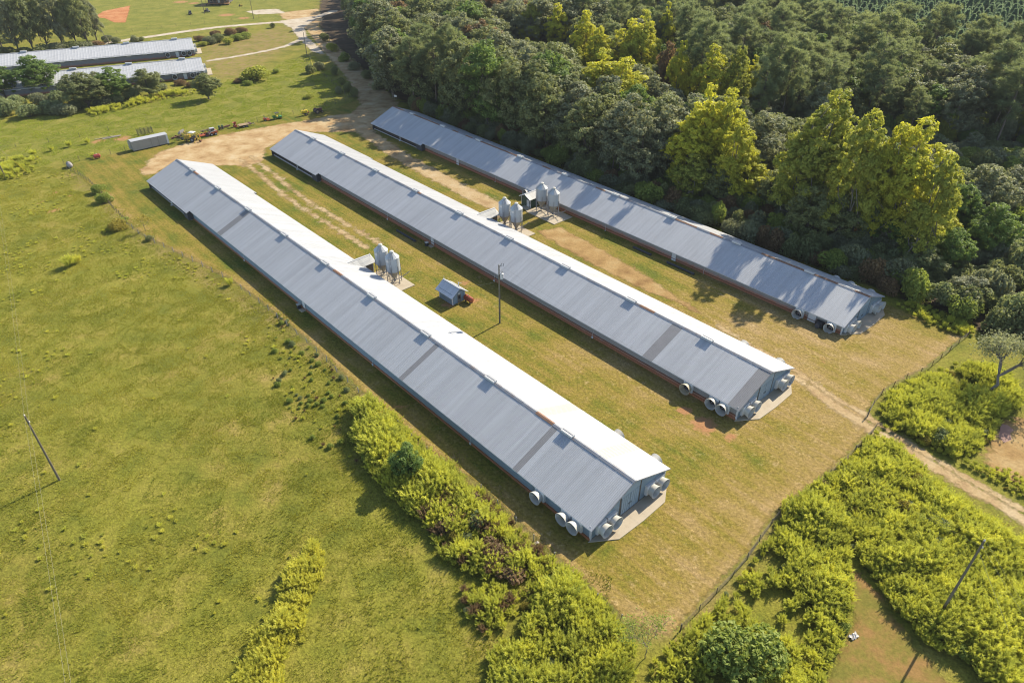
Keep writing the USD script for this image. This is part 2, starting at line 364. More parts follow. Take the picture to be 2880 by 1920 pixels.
M["track"] = dirt_mat("worn_track", [(0.3, (0.38, 0.24, 0.12)), (0.5, (0.52, 0.38, 0.20)), (0.7, (0.60, 0.47, 0.29))], 0.6)
M["clay"] = dirt_mat("red_clay", [(0.3, (0.42, 0.15, 0.06)), (0.5, (0.55, 0.24, 0.10)), (0.7, (0.62, 0.34, 0.17))], 0.1)
M["mulch"] = dirt_mat("straw_bank", [(0.3, (0.26, 0.15, 0.06)), (0.5, (0.42, 0.27, 0.11)), (0.7, (0.50, 0.36, 0.17))], 0.5)
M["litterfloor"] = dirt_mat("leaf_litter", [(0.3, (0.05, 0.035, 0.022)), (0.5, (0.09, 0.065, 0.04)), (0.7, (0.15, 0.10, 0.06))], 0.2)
M["rough"] = dirt_mat("rough_grass", [(0.3, (0.16, 0.17, 0.03)), (0.45, (0.24, 0.20, 0.045)), (0.58, (0.33, 0.20, 0.07)), (0.72, (0.38, 0.23, 0.09))], 0.9)

LAWN = Polygon(GP([(140, 380), (165, 398), (240, 462), (330, 545), (540, 655), (700, 780), (830, 905), (985, 1040), (1105, 1125), (1255, 1268), (1340, 1345), (1425, 1420), (1530, 1480), (1565, 1445),
    (1640, 1365), (1712, 1290), (1790, 1175), (1885, 1108), (1960, 1040), (2010, 985), (1992, 955), (2040, 895), (2130, 850), (2222, 772), (2130, 735), (2050, 700)]) +
    [hp(2, 20, -13), hp(2, 150, -13)] + GP([(885, 235), (840, 220), (765, 250), (690, 262), (600, 276), (390, 325), (285, 347), (170, 376)]))
MEADOW = Polygon(GP([(-300, 330), (0, 280), (190, 262), (460, 215), (700, 130), (790, 200), (745, 250), (560, 290), (390, 318), (285, 340), (140, 370), (0, 400), (-300, 470)]))
TOPGREEN = Polygon(GP([(200, -40), (735, -40), (690, 40), (560, 62), (440, 80), (240, 104), (150, 100)]))
DRYGRASS = Polygon(GP([(460, 110), (560, 80), (650, 62), (680, 90), (640, 120), (560, 175), (500, 180), (470, 150)]))
WOODS = Polygon([hp(2, -14, -14), hp(2, 30, -12.5), hp(2, 100, -13), hp(2, 165, -15)] + GP([(905, 225), (860, 190), (800, 130), (748, 90), (728, 55), (730, 20), (745, -40)]) + [(20, 700), (700, 700), (500, 250), (190, 120)] + GP([(2352, 775), (2230, 765)]))
gx = np.concatenate([[-6000, -2500, -1200, -700], np.arange(-420, 421, 1.6), [700, 1200, 2500, 6000]])
gy = np.concatenate([[-3000, -800, -200, -40], np.arange(15, 521, 1.6), [700, 1000, 1800, 4000, 9000]])
X, Y = np.meshgrid(gx, gy, indexing="ij"); gp2 = np.stack([X.ravel(), Y.ravel()], 1)
i = (np.arange(len(gx) - 1)[:, None] * len(gy) + np.arange(len(gy) - 1)).ravel()
ground = obj("ground", (np.column_stack([gp2, np.zeros(len(gp2))]), np.stack([i, i + len(gy), i + len(gy) + 1, i + 1], 1)), M["field"], kind="structure")
primvar(ground, "mead", np.maximum(soft(gp2, MEADOW, 6) * 0.75, soft(gp2, TOPGREEN, 8)))
primvar(ground, "dry", np.maximum(soft(gp2, DRYGRASS, 5), 0.9 * soft(gp2, LineString(GP([(165, 400), (330, 548), (700, 785), (1100, 1125), (1430, 1425), (1560, 1450), (1800, 1170), (2015, 985)])).buffer(1.2), 2.0)))
bare = np.zeros(len(gp2))
for px, py, r in [(128, 442, 1.0), (165, 450, 1.0), (95, 464, 0.9), (133, 482, 1.0), (107, 488, 0.9), (343, 492, 1.3), (433, 570, 0.9), (300, 505, 1.0), (280, 318, 2.4), (225, 325, 1.8), (560, 42, 3), (520, 35, 4), (470, 12, 3), (415, 5, 4), (445, 8, 3), (740, 560, 0.8)] + [(1005, 1035, 1.3), (1025, 1062, 1.0)]:
    c = G(px, py); bare = np.maximum(bare, np.clip(1.15 - np.hypot(gp2[:, 0] - c[0], gp2[:, 1] - c[1]) / (2 * r), 0, 1) * 0.8)
fence_line = LineString(GP([(235, 455), (330, 546), (540, 655), (700, 782), (830, 908), (985, 1042), (1105, 1127), (1255, 1270), (1425, 1424)]))
right_fence = LineString(GP([(1430, 1430), (1530, 1485), (1563, 1447), (1640, 1368), (1712, 1292), (1790, 1178), (1885, 1110), (1965, 1035), (2008, 985), (1992, 957), (2030, 900), (2130, 850), (2222, 772)]))
bare = np.maximum(bare, 0.42 * soft(gp2, right_fence.buffer(1.2), 1.2))
bare = np.maximum(bare, 0.46 * soft(gp2, fence_line.buffer(0.9), 1.2))
primvar(ground, "bare", bare)

def lawn_dry(p):
    n = meshkit.fbm(np.column_stack([p * 0.03, np.zeros(len(p))]), 3, 5)
    d = np.clip((n - 0.35) * 2, 0, 1)
    near = soft(p, Polygon([hp(0, -3, -16), hp(0, 30, -16), hp(2, 20, -10), hp(2, -30, -14), hp(0, -40, 30), hp(0, -3, 16)]), 12)
    strip = soft(p, fence_line.buffer(2.2), 1.5)
    strip = np.maximum(strip, 1.3 * soft(p, right_fence.buffer(1.3), 1.3))
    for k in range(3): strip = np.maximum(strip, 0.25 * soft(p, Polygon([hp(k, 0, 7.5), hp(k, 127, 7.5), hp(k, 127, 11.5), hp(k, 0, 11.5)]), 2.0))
    return np.clip(0.02 + 0.38 * d + 0.9 * near + 0.9 * strip, 0, 1.2)
def lawn_clay(p):
    out = np.zeros(len(p))
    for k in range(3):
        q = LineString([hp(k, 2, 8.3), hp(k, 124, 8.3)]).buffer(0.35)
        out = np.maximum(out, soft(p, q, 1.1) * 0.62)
    q = LineString([hp(1, -1.0, -9), hp(1, 60, -9.0)]).buffer(0.4); out = np.maximum(out, soft(p, q, 1.2) * 0.55)
    for a, r, s in [(hp(1, 3, 12), 3.2, 1.0), (hp(1, 7, 11.5), 2.2, .9), (hp(1, -1, 11.5), 2.0, .85), (hp(1, 60, 12), 5, .6), (hp(0, 38, 10.5), 3, .6), (G(1900, 1035)[:2], 1, .3), (G(1890, 830)[:2], 2.2, .7), (G(1260, 795)[:2], 1.5, .5), (G(1275, 820)[:2], 1.8, .5),
                    (G(1030, 700)[:2], 2.5, .8), (G(1095, 690)[:2], 2.5, .7), (G(1640, 1250)[:2], 1, .4), (G(1700, 1180)[:2], 1.2, .45), (hp(0, 1, -9), 1.6, .6)]:
        out = np.maximum(out, np.clip(1.2 - np.hypot(p[:, 0] - a[0], p[:, 1] - a[1]) / r, 0, 1) * s * 0.85)
    return np.clip(out, 0, 1)
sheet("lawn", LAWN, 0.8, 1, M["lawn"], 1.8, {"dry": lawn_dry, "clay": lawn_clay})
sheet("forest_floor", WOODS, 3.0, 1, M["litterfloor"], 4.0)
LOT = Polygon(GP([(335, 392), (372, 352), (430, 332), (520, 312), (620, 293), (700, 281), (770, 268), (815, 262), (840, 240), (800, 170), (745, 112), (715, 72), (690, 52), (655, 42), (648, 30), (725, 22), (735, 45), (722, 60), (760, 100), (830, 165), (885, 215), (905, 240), (880, 262), (850, 300), (760, 300), (690, 300), (600, 340), (590, 372), (560, 376), (480, 376), (400, 368), (345, 398)])).buffer(2.2)
sheet("dirt_lot", LOT, 0.8, 2, M["sand"], 3.0)
def tracks(pts, half, gauge=None):
    l = LineString(GP(pts))
    return l.buffer(half, cap_style="flat") if gauge is None else l.buffer(gauge + half, cap_style="flat").difference(l.buffer(max(gauge - half, 0.05), cap_style="flat"))
sheet("dirt_road", tracks([(560, 360), (610, 398), (650, 432), (700, 470), (760, 505), (815, 538), (862, 568)], 1.25, 1.55), 0.6, 3, M["track"], 2.6)
sheet("dirt_road", tracks([(815, 282), (860, 318), (930, 365), (1010, 408), (1080, 445), (1150, 480), (1165, 500)], 3.2), 0.6, 4, M["track"], 3.0)
sheet("dirt_bank", Polygon(GP([(1225, 530), (1290, 520), (1400, 580), (1500, 640), (1590, 700), (1640, 740), (1560, 700), (1470, 665), (1370, 615), (1290, 570)])), 0.5, 5, M["mulch"], 2.0)
sheet("farm_track", tracks([(1810, 852), (1850, 880), (1900, 920), (1960, 960), (2000, 985), (2070, 1025), (2160, 1080), (2260, 1140), (2370, 1205), (2600, 1340)], 1.5), 0.5, 6, M["track"], 2.2)
sheet("farm_track", tracks([(1640, 742), (1720, 790), (1800, 835), (1890, 895), (1990, 955), (2090, 1020), (2200, 1085), (2352, 1172), (2600, 1320)], 0.9), 0.5, 7, M["track"], 1.6)
F3 = lambda x, y: ((280 + x / 3.794) / S, (y / 3.794) / S)
sheet("gravel_road", LineString(GP([(0, 134), F3(0, 470), F3(430, 410), F3(860, 345), F3(1300, 288), F3(1700, 255), F3(1900, 240), F3(2120, 245), F3(2300, 190), F3(2500, 120)])).buffer(2.6), 0.9, 8, M["gravel"], 1.6)
sheet("gravel_road", Polygon(GP([F3(1900, 225), F3(2060, 205), F3(2290, 170), F3(2330, 200), F3(2200, 290), F3(2230, 400), F3(2352, 500), F3(2420, 590), F3(2260, 560), F3(2100, 400), F3(2030, 300), F3(1960, 265)])), 0.8, 9, M["gravel"], 2.5)
sheet("dirt_road", LineString(GP([F3(2150, 420), F3(2000, 490), F3(1850, 530), F3(1650, 570), F3(1450, 607), (480, 140)])).buffer(1.8), 0.7, 10, M["gravel"], 1.8)
sheet("sand_patch", Polygon(GP([F3(1545, 125), F3(1700, 105), F3(1900, 95), F3(2000, 140), F3(1820, 155), F3(1660, 160)])), 0.8, 11, M["gravel"], 2.5)
sheet("clay_arena", Polygon(GP([(238, 26), F3(330, 62), F3(315, 130), F3(280, 245), F3(150, 243), F3(60, 200), (215, 40)])), 0.7, 12, M["clay"], 1.0)
sheet("rough_ground", Polygon(GP([(1945, 1280), (2020, 1350), (2080, 1440), (2200, 1580), (2140, 1680), (1820, 1680), (1880, 1568), (1950, 1430)])), 0.5, 13, M["rough"], 2.0)
sheet("rough_ground", Polygon(GP([(2240, 1045), (2262, 985), (2300, 955), (2352, 945), (2450, 950), (2440, 1230), (2330, 1120), (2250, 1080)])), 0.5, 14, M["mulch"], 4.0)
# the near ends' concrete aprons
for k in range(3):
    pts = [hp(k, 0.42, 7.9), hp(k, -1.9, 4.6), hp(k, -2.1, 0), hp(k, -2.0, -4.6), hp(k, 0.0, -7.7), hp(k, 0.42, -7.8)]
    obj("concrete_apron", prism(pts, 0.12), M["concrete"], kind="structure")
for k, v0, v1 in [(0, -13.2, -8.2), (1, -13.2, -8.2), (2, 8.2, 14.3)]:
    obj("concrete_pad", prism([hp(k, 67.0, v0), hp(k, 76.8, v0), hp(k, 76.8, v1), hp(k, 67.0, v1)], 0.14), M["concrete"], kind="structure")
pond = GP([(2400 / S + 1600 / 3.92 / S, 900 / S + 1290 / 3.92 / S)] + [((2400 + x / 3.92) / S, (900 + y / 3.92) / S) for x, y in [(1620, 1180), (1640, 1150), (1700, 1160), (1770, 1215), (1725, 1250), (1745, 1320), (1660, 1355)]])
g = NG(); M["mudwater"] = g.done("muddy_water", g("principled_bsdf", base_color=(0.26, 0.15, 0.115), roughness=0.65, specular_ior_level=0.1) + ".BSDF")
obj("pond", prism(pond, 0.03, (0, 0, 0.05)), M["mudwater"], kind="structure")
#PART3

# ------------------------------------------------------------------ poultry houses
WALLV, WALLT = 7.45, 2.45                    # the side walls stand under the eaves
def roof_z(v): return RIDGE - RISE / HW * abs(v)
def shear(mesh, z0, z1):
    if isinstance(mesh, list): mesh = trimesh.util.concatenate(mesh)
    mesh = mesh.copy(); mesh.vertices[:, 2] += z0 + (z1 - z0) * mesh.vertices[:, 0] / HLEN; return mesh
RIB = [(0.0, 0.0), (0.075, 0.0), (0.095, 0.035), (0.135, 0.035), (0.155, 0.0)]
def sheet_mesh(u0, u1, side, v_in, v_out):
    """one ribbed metal sheet lying from the ridge to the eave."""
    w = u1 - u0; k = 4; prof = []
    for j in range(k):
        for t, h in RIB: prof.append((u0 + (j + t / 0.26) * w / k, h))
    prof.append((u1, 0.0)); prof = np.array(prof)
    sl = math.atan2(RISE, HW); nn = np.array([0, side * math.sin(sl), math.cos(sl)])
    rows = []
    for v in (v_in, v_out):
        rows.append(np.column_stack([prof[:, 0], np.full(len(prof), side * v), np.full(len(prof), roof_z(v))]) + prof[:, 1:2] * nn)
    a = np.arange(len(prof) - 1); n = len(prof)
    q = np.stack([a, a + 1, a + 1 + n, a + n], 1)
    if side > 0: q = q[:, ::-1]
    q = q[:, ::-1]
    return np.vstack(rows), q
def fan(parent, at, ang, mat, z0, r=0.74, R=0.93, ln=0.95, small=False):
    """exhaust fan: square housing on the wall, flared cone, guard and blades inside; at is on the wall, ang the way it blows."""
    def put(mm): return T(T(mm, rz=ang), at)
    prof = [[r, 0.0], [r + 0.05, ln * 0.45], [R, ln], [R + 0.035, ln], [R + 0.035, ln - 0.04], [r + 0.09, ln * 0.45], [r + 0.04, 0.0], [r, 0.0]]
    cone = T(rev(prof, 28), (0.38, 0, 0), ry=PI / 2)
    o = obj("exhaust_fan", put(cone), mat, parent, smooth=40)
    s = r + 0.12
    frame = trimesh.util.concatenate([box(0.38, 2 * s, 0.06, (0.19, 0, s - 0.06)), box(0.38, 2 * s, 0.06, (0.19, 0, -s)), box(0.38, 0.06, 2 * s - 0.12, (0.19, s - 0.03, -s + 0.06)), box(0.38, 0.06, 2 * s - 0.12, (0.19, -s + 0.03, -s + 0.06)),
        T(rev([[r, 0], [s * 1.38, 0], [s * 1.38, 0.02], [r, 0.02], [r, 0]], 4), (0.372, 0, 0), ry=PI / 2) if False else box(0.03, 2 * s - 0.12, 0.10, (0.36, 0, s - 0.16)), box(0.03, 2 * s - 0.12, 0.10, (0.36, 0, -s + 0.06))])
    # skirt from the square housing to the round cone
    th = np.linspace(0, 2 * PI, 33)[:-1]; sq = s / np.maximum(np.abs(np.cos(th)), np.abs(np.sin(th)))
    v = np.vstack([np.column_stack([np.full(32, 0.375), sq * np.cos(th), sq * np.sin(th)]), np.column_stack([np.full(32, 0.46), (r + 0.045) * np.cos(th), (r + 0.045) * np.sin(th)])])
    a = np.arange(32); q = np.stack([a, (a + 1) % 32, (a + 1) % 32 + 32, a + 32], 1)
    obj("fan_housing", [put(frame), put(trimesh.Trimesh(v, np.vstack([q[:, :3], q[:, [0, 2, 3]]]), process=False))], M["white"], o)
    bl = [T(rev([[0, -0.06], [0.16, -0.06], [0.16, 0.06], [0, 0.06]], 12), (0.2, 0, 0), ry=PI / 2)]
    for j in range(6):
        b = box(0.02, 0.2, r - 0.2, (0, 0, 0.14), rz=0.5); bl.append(T(T(b, rx=j * PI / 3 + 0.3), (0.2, 0, 0)))
    obj("fan_blades", [put(x) for x in bl], M["grey"], o)
    obj("shutter", [put(box(0.02, 2 * s - 0.13, 2 * s - 0.13, (0.05, 0, -s + 0.065)))] + [put(box(0.05, 2 * s - 0.14, 0.02, (0.08, 0, -s + 0.15 + 0.14 * j))) for j in range(10)], M["darkgrey"], o)
    return o
VENTS = [11.9, 28.1, 44.6, 61.0, 77.7, 94.5, 111.9, 128.4, 144.2]
NSHEET = 149
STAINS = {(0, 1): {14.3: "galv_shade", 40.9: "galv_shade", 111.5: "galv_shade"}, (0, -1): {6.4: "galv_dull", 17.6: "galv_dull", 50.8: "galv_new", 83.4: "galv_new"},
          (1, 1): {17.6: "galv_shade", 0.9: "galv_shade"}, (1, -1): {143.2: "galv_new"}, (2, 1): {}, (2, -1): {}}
LABELS = ["long metal-roofed poultry house nearest the open pasture, blue-grey side wall", "middle of the three long metal-roofed poultry houses, grey wall stained with red clay",
          "long metal-roofed poultry house along the wood's edge, roof dappled with tree shade"]
def poultry_house(k):
    (x, y), yaw, z0, z1 = HOUSE[k]
    t = thing("poultry_house", LABELS[k], "poultry house", (x, y, 0), yaw, "long poultry houses of the farmyard")
    sh = lambda mm: shear(mm, z0, z1)
    sl = math.atan2(RISE, HW)
    STEP = 128.0
    def slab(v_out, u0, u1, side, lift=-0.05, th=0.08):
        zo = roof_z(v_out)
        v = []
        for u in (u0, u1):
            for vv, zz in ((0.0, RIDGE), (v_out, zo)):
                v += [(u, side * vv, zz + lift), (u, side * vv, zz + lift - th)]
        v = np.array(v)
        return trimesh.convex.convex_hull(v)
    deck = obj("roof", sh([slab(HW - 0.03, 0.03, STEP, 1), slab(HW - 0.03, 0.03, STEP, -1), slab(HW + 0.83, STEP, HLEN - 0.03, 1), slab(HW + 0.83, STEP, HLEN - 0.03, -1)]), M["under"], t)
    w = HLEN / NSHEET
    for side in (1, -1):
        for j in range(NSHEET):
            u0, u1 = j * w, (j + 1) * w
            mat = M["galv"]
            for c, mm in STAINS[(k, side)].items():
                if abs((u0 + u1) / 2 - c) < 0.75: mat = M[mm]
            vo = HW + (0.86 if u0 > STEP - 0.5 else 0.0)
            v, q = sheet_mesh(u0, u1, side, 0.12, vo)
            v[:, 2] += z0 + (z1 - z0) * v[:, 0] / HLEN
            obj("roof_sheet", (v, q), mat, deck)
    # ridge cap in lengths, with gaps
    rc = np.random.default_rng(20 + k)
    u = 0.0
    while u < HLEN - 0.5:
        ln = min(float(rc.uniform(2.6, 3.6)), HLEN - u)
        lift = float(rc.uniform(0.05, 0.09))
        v = []
        for uu in (u + 0.02, u + ln - 0.02):
            for vv, zz in ((-0.34, RIDGE - 0.14), (0, RIDGE + 0.0), (0.34, RIDGE - 0.14)):
                v += [(uu, vv, zz + lift), (uu, vv, zz + lift - 0.03)]
        obj("ridge_cap", sh(trimesh.convex.convex_hull(np.array(v))), M["ridge_rust"] if rc.random() < (0.05 if k < 2 else 0.4) else M["ridge"], t)
        u += ln
    for c in VENTS:
        hood = [box(2.1, 0.78, 0.05, (c, 0, RIDGE + 0.28)), box(2.0, 0.05, 0.32, (c, 0.36, RIDGE - 0.04)), box(2.0, 0.05, 0.32, (c, -0.36, RIDGE - 0.04)), box(0.05, 0.67, 0.32, (c - 0.975, 0, RIDGE - 0.04)), box(0.05, 0.67, 0.32, (c + 0.975, 0, RIDGE - 0.04))]
        rv = obj("ridge_vent", sh(hood), M["vent"], t)
        obj("vent_flap", sh([box(0.96, 0.03, 0.05, (c - 0.5, 0, RIDGE + 0.331)), box(0.96, 0.03, 0.05, (c + 0.5, 0, RIDGE + 0.331))]), M["grey"], rv)
    # eaves, verges
    for side in (1, -1):
        obj("eave_trim", sh([box(STEP, 0.04, 0.10, (STEP / 2, side * (HW - 0.02), roof_z(HW) - 0.13)), box(HLEN - STEP, 0.04, 0.10, (STEP + (HLEN - STEP) / 2, side * (HW + 0.84), roof_z(HW + 0.86) - 0.13))]), M["white"], t)
        for uu in (0.015, HLEN - 0.015):
            v = np.array([(uu + a, side * vv, roof_z(vv) + b) for a in (-0.02, 0.02) for vv in (0.0, HW - 0.05) for b in (-0.17, 0.0)])
            obj("verge_trim", sh(trimesh.convex.convex_hull(v)), M["ridge"], t)
    # side walls: the cool pad section takes the far 27 m
    wm = M["wall_blue_clay"] if k == 0 else M["wall_grey_clay"]
    for side in (1, -1):
        u0, u1 = 0.5, STEP
        obj("side_wall", sh(box(u1 - u0, 0.12, WALLT + 0.9, ((u0 + u1) / 2, side * WALLV, -0.9))), wm, t)
        obj("footing", sh(box(u1 - u0 + 0.1, 0.22, 0.9, ((u0 + u1) / 2, side * (WALLV + 0.06), -0.6))), M["footing"], t)
        obj("sill_board", sh(box(u1 - u0, 0.10, 0.12, ((u0 + u1) / 2, side * (WALLV + 0.11), 0.75 if k else 0.5))), M["rust"] if k else M["bluewall"], t) if k else None
        # cool pad
        p = obj("cool_pad", sh([box(27, 0.12, 3.0, (STEP + 13.2, side * (WALLV + 0.05), -0.9)), box(26.6, 0.5, 0.12, (STEP + 13.3, side * (WALLV + 0.42), 0.15))]), M["under"], t)
        for j in range(17):
            obj("pad_panel", sh(box(1.46, 0.15, 1.45, (STEP + 1.2 + j * 1.53, side * (WALLV + 0.45), 0.32))), M["pad"], p)
        obj("water_pipe", sh([T(cyl(0.08, 26.4, axis="x"), (STEP + 0.2, side * (WALLV + 0.72), 0.30)), T(cyl(0.06, 26.4, axis="x"), (STEP + 0.2, side * (WALLV + 0.6), 1.74)),
            cyl(0.11, 2.2, (139.5, side * (WALLV + 0.85), -0.1)), box(0.3, 0.5, 0.5, (139.5, side * (WALLV + 1.0), -0.1))]), M["white"], t)
        obj("pad_ledge", sh(box(27, 0.7, 0.5, (STEP + 13.3, side * (WALLV + 0.5), -0.42))), M["concrete"], t)
        obj("pad_frame", sh([box(0.12, 1.25, 2.05, (STEP + 0.02, side * (WALLV + 0.62), -0.2)), box(0.12, 1.2, 2.05, (HLEN - 0.75, side * (WALLV + 0.62), -0.2)), box(2.6, 0.05, 1.9, (STEP + 1.3, side * (WALLV + 1.18), -0.1))]), M["darkgrey"], t)
    # end walls of ribbed panels cut to the gable
    for uu, nm in ((0.5, 1), (HLEN - 0.6, 0)):
        poly = [(-WALLV + 0.06, -0.9), (WALLV - 0.06, -0.9), (WALLV - 0.06, roof_z(WALLV) - 0.16), (0, RIDGE - 0.16), (-WALLV + 0.06, roof_z(WALLV) - 0.16)]
        e = trimesh.creation.extrude_polygon(Polygon(poly), 0.10, engine="earcut"); e.vertices = np.column_stack([e.vertices[:, 2] - 0.05 + uu, e.vertices[:, 0], e.vertices[:, 1]])
        ew = obj("end_wall", sh(e), M["under"], t)
        npan = 17; pw = 2 * (WALLV - 0.05) / npan
        for j in range(npan):
            a, b = -WALLV + 0.05 + j * pw, -WALLV + 0.05 + (j + 1) * pw
            if nm and abs((a + b) / 2) < 1.8: continue
            parts = []
            for q in range(4):
                y0, y1 = a + q * pw / 4, a + (q + 1) * pw / 4
                for yy0, yy1, off in ((y0, y0 + pw / 16, 0.09), (y0 + pw / 16, y1, 0.065)):
                    s = -1 if nm else 1
                    xs = (uu + s * 0.05, uu + s * off)
                    v = np.array([(xx, yy, zz) for xx in xs for yy in (yy0, yy1) for zz in (0.05, roof_z(yy) - 0.17)])
                    parts.append(trimesh.convex.convex_hull(v))
            obj("wall_panel", sh(parts), M["bluewall"], ew)
        if nm:
            for s in (-1, 1):
                d = obj("door", sh(box(0.06, 1.76, 3.1, (uu - 0.08, s * 0.9, 0.1))), M["bluewall"], t)
                obj("door_brace", sh([box(0.03, 0.06, 3.0, (uu - 0.125, s * 0.9 + q, 0.15)) for q in (-0.8, -0.4, 0, 0.4, 0.8)]), M["bluewall"], d)
                obj("handle", sh(box(0.06, 0.08, 0.3, (uu - 0.14, s * 0.2, 1.2))), M["dark"], d)
            obj("door_header", sh([box(0.05, 3.7, roof_z(1.85) - 0.2 - 3.25, (uu - 0.075, 0, 3.24))]), M["bluewall"], t)
        for s in (-1, 1):
            obj("corner_trim", sh([box(0.16, 0.06, WALLT + 0.1, (uu, s * (WALLV + 0.09), -0.05)), box(0.05, 0.16, WALLT + 0.05, (uu + (-0.1 if nm else 0.1), s * (WALLV - 0.03), -0.05))]), M["white"], t)
    # fans
    zf = 1.30
    def zz(u): return zf + z0 + (z1 - z0) * u / HLEN
    for v in (5.75, 3.85, -3.95, -5.85): fan(t, (0.42, v, zz(0)), PI, M["offwhite"], z0)
    for u in ((2.55, 4.45, 9.3) if k < 2 else (2.35, 8.6)):
        fan(t, (u, WALLV + 0.05, zz(u)), PI / 2, M["tancone"] if (k == 1 and u > 9) else M["offwhite"], z0)
    for u in ((2.9, 9.7) if k < 2 else (2.9, 6.9, 10.0)): fan(t, (u, -WALLV - 0.05, zz(u)), -PI / 2, M["offwhite"], z0)
    if k == 2:
        fan(t, (83.2, WALLV + 0.05, zz(83)), PI / 2, M["offwhite"], z0)
        o = obj("air_heater", sh([box(1.3, 0.9, 1.2, (4.35, WALLV + 0.6, 0.35))]), M["black"], t, label="black boxed unit between the two wall fans")
        obj("duct", sh(T(cyl(0.45, 0.5, axis="y", n=20), (4.35, WALLV + 1.05, 0.95))), M["darkgrey"], o)
    for u in {0: (73.9,), 1: (78.1,), 2: (112.2, 37.7, 6.2)}[k]:
        wd = 1.5 if (k == 2 and u < 10) else 1.05
        d = obj("door", sh(box(wd, 0.06, 2.0, (u, WALLV + 0.10, 0.15))), M["white"], t)
        obj("door_frame", sh([box(0.08, 0.09, 2.05, (u - wd / 2 - 0.04, WALLV + 0.1, 0.12)), box(0.08, 0.09, 2.05, (u + wd / 2 + 0.04, WALLV + 0.1, 0.12))]), M["grey"], d)
        obj("door_step", sh(box(wd + 0.2, 0.9, 0.25, (u, WALLV + 0.62, -0.15))), M["concrete"], t)
    for u in (24, 50, 100) if k == 0 else (30, 57, 96):
        obj("junction_box", sh([box(0.3, 0.16, 0.35, (u, WALLV + 0.25, 0.0)), bar((u, WALLV + 0.2, 0.2), (u, WALLV + 0.12, 1.7), 0.025)]), M["white"], t)
    return t
houses = [poultry_house(k) for k in range(3)]

# ------------------------------------------------------------------ control rooms built against the houses
def control_room(k, side, u, green=False):
    """a small gabled lean-out whose ridge runs square to the house."""
    (x, y), yaw, z0, z1 = HOUSE[k]
    lab = ["white ribbed-roof control room against the nearest house beside two bins", "white ribbed-roof control room against the middle house beside two bins", "dark green control room with white door against the house by the wood"][k]
    t = thing("control_room", lab, "shed", hv(k, u, side * 7.6, 0), yaw + (0 if side > 0 else PI), "control rooms of the poultry houses")
    b = z0 + (z1 - z0) * u / HLEN
    W2, D, zr, ze = (1.9, 3.0, 3.55, 2.55)
    wallm = M["green_paint"] if green else M["wood"]
    y0, y1 = 0.0, (4.4 if green else 2.3)
    zt = ze + 0.1
    for yy, nm in ((y1, 1),):
        e = trimesh.creation.extrude_polygon(Polygon([(-1.6, 0), (1.6, 0), (1.6, zt), (0, zr - 0.12), (-1.6, zt)]), 0.1, engine="earcut")
        e.vertices = np.column_stack([-e.vertices[:, 0], e.vertices[:, 2] + yy - 0.1, e.vertices[:, 1] + b])
        obj("front_wall", e, wallm, t)
    for s in (-1, 1): obj("side_wall", box(0.1, y1 - y0 - 0.1, zt, (s * 1.55, (y0 + y1) / 2 - 0.05, b)), wallm, t)
    for s in (-1, 1):
        rf = []
        n = 5; yb0, yb1 = -4.6 if not green else -4.2, y1 + 0.55
        hw, dz = W2 + 0.1, zr - ze
        for j in range(9):
            ya = yb0 + (yb1 - yb0) * j / 9; yc = yb0 + (yb1 - yb0) * (j + 1) / 9
            # cut each strip where it meets the main roof
            parts = []
            for p in range(3):
                a, c = ya + (yc - ya) * p / 3, ya + (yc - ya) * (p + 1) / 3
                def vmax(yq):   # ridge-wise offset where the main roof rises through this roof
                    zmain = roof_z(7.6 + yq) if yq < 0.34 else -9
                    return max(0.0, min(1.0, (zr - zmain) / dz)) if zmain > ze else 1.0
                f0, f1 = vmax(a), vmax(c)
                if max(f0, f1) <= 0.02: continue
                v = np.array([(0, a, zr + b), (0, c, zr + b), (s * hw * f1, c, zr - dz * f1 + b), (s * hw * f0, a, zr - dz * f0 + b)])
                vv = np.vstack([v, v - [0, 0, 0.05]])
                try: parts.append(trimesh.convex.convex_hull(vv))
                except Exception: continue
                rb = np.array([(0, a, zr + b + 0.003), (s * hw * f0, a, zr - dz * f0 + b + 0.003)])
                if f0 > 0.05: parts.append(T(tube(rb, 0.03, 4)))
            if parts: obj("roof_sheet", parts, M["roofgreen"], t)
    obj("ridge_cap", box(0.3, y1 + 0.55 + 3.0, 0.05, (0, (y1 + 0.55 - 3.0) / 2, zr + b - 0.01)), M["white"], t)
    for s in (-1, 1):
        v = np.array([(s * a, yy, zr + b - a * (zr - ze) / (W2 + 0.1) + c) for a in (0, W2 + 0.1) for yy in (y1 + 0.55, y1 + 0.6) for c in (-0.16, 0.0)])
        obj("verge_trim", trimesh.convex.convex_hull(v), M["white"], t)
    for s in (-1, 1): obj("corner_trim", box(0.14, 0.14, zt, (s * 1.58, y1 - 0.04, b)), M["white"], t)
    if green:
        d = obj("door", box(0.95, 0.06, 2.0, (-0.75, y1 + 0.03, b + 0.05)), M["white"], t)
        obj("handle", box(0.06, 0.08, 0.06, (-0.4, y1 + 0.08, b + 1.0)), M["dark"], d)
        obj("door_slab", box(2.6, 1.6, 0.12, (-0.8, y1 + 0.85, 0)), M["concrete"], t)
        obj("meter_box", box(0.3, 0.15, 0.45, (-1.42, y1 + 0.08, b + 1.3)), M["darkgrey"], t)
    else:
        obj("mast", bar((1.2, y1 - 0.3, b + 2.4), (1.2, y1 - 0.3, b + 4.6), 0.03), M["white"], t)
control_room(0, -1, 78.4); control_room(1, -1, 78.0); control_room(2, 1, 79.2, True)

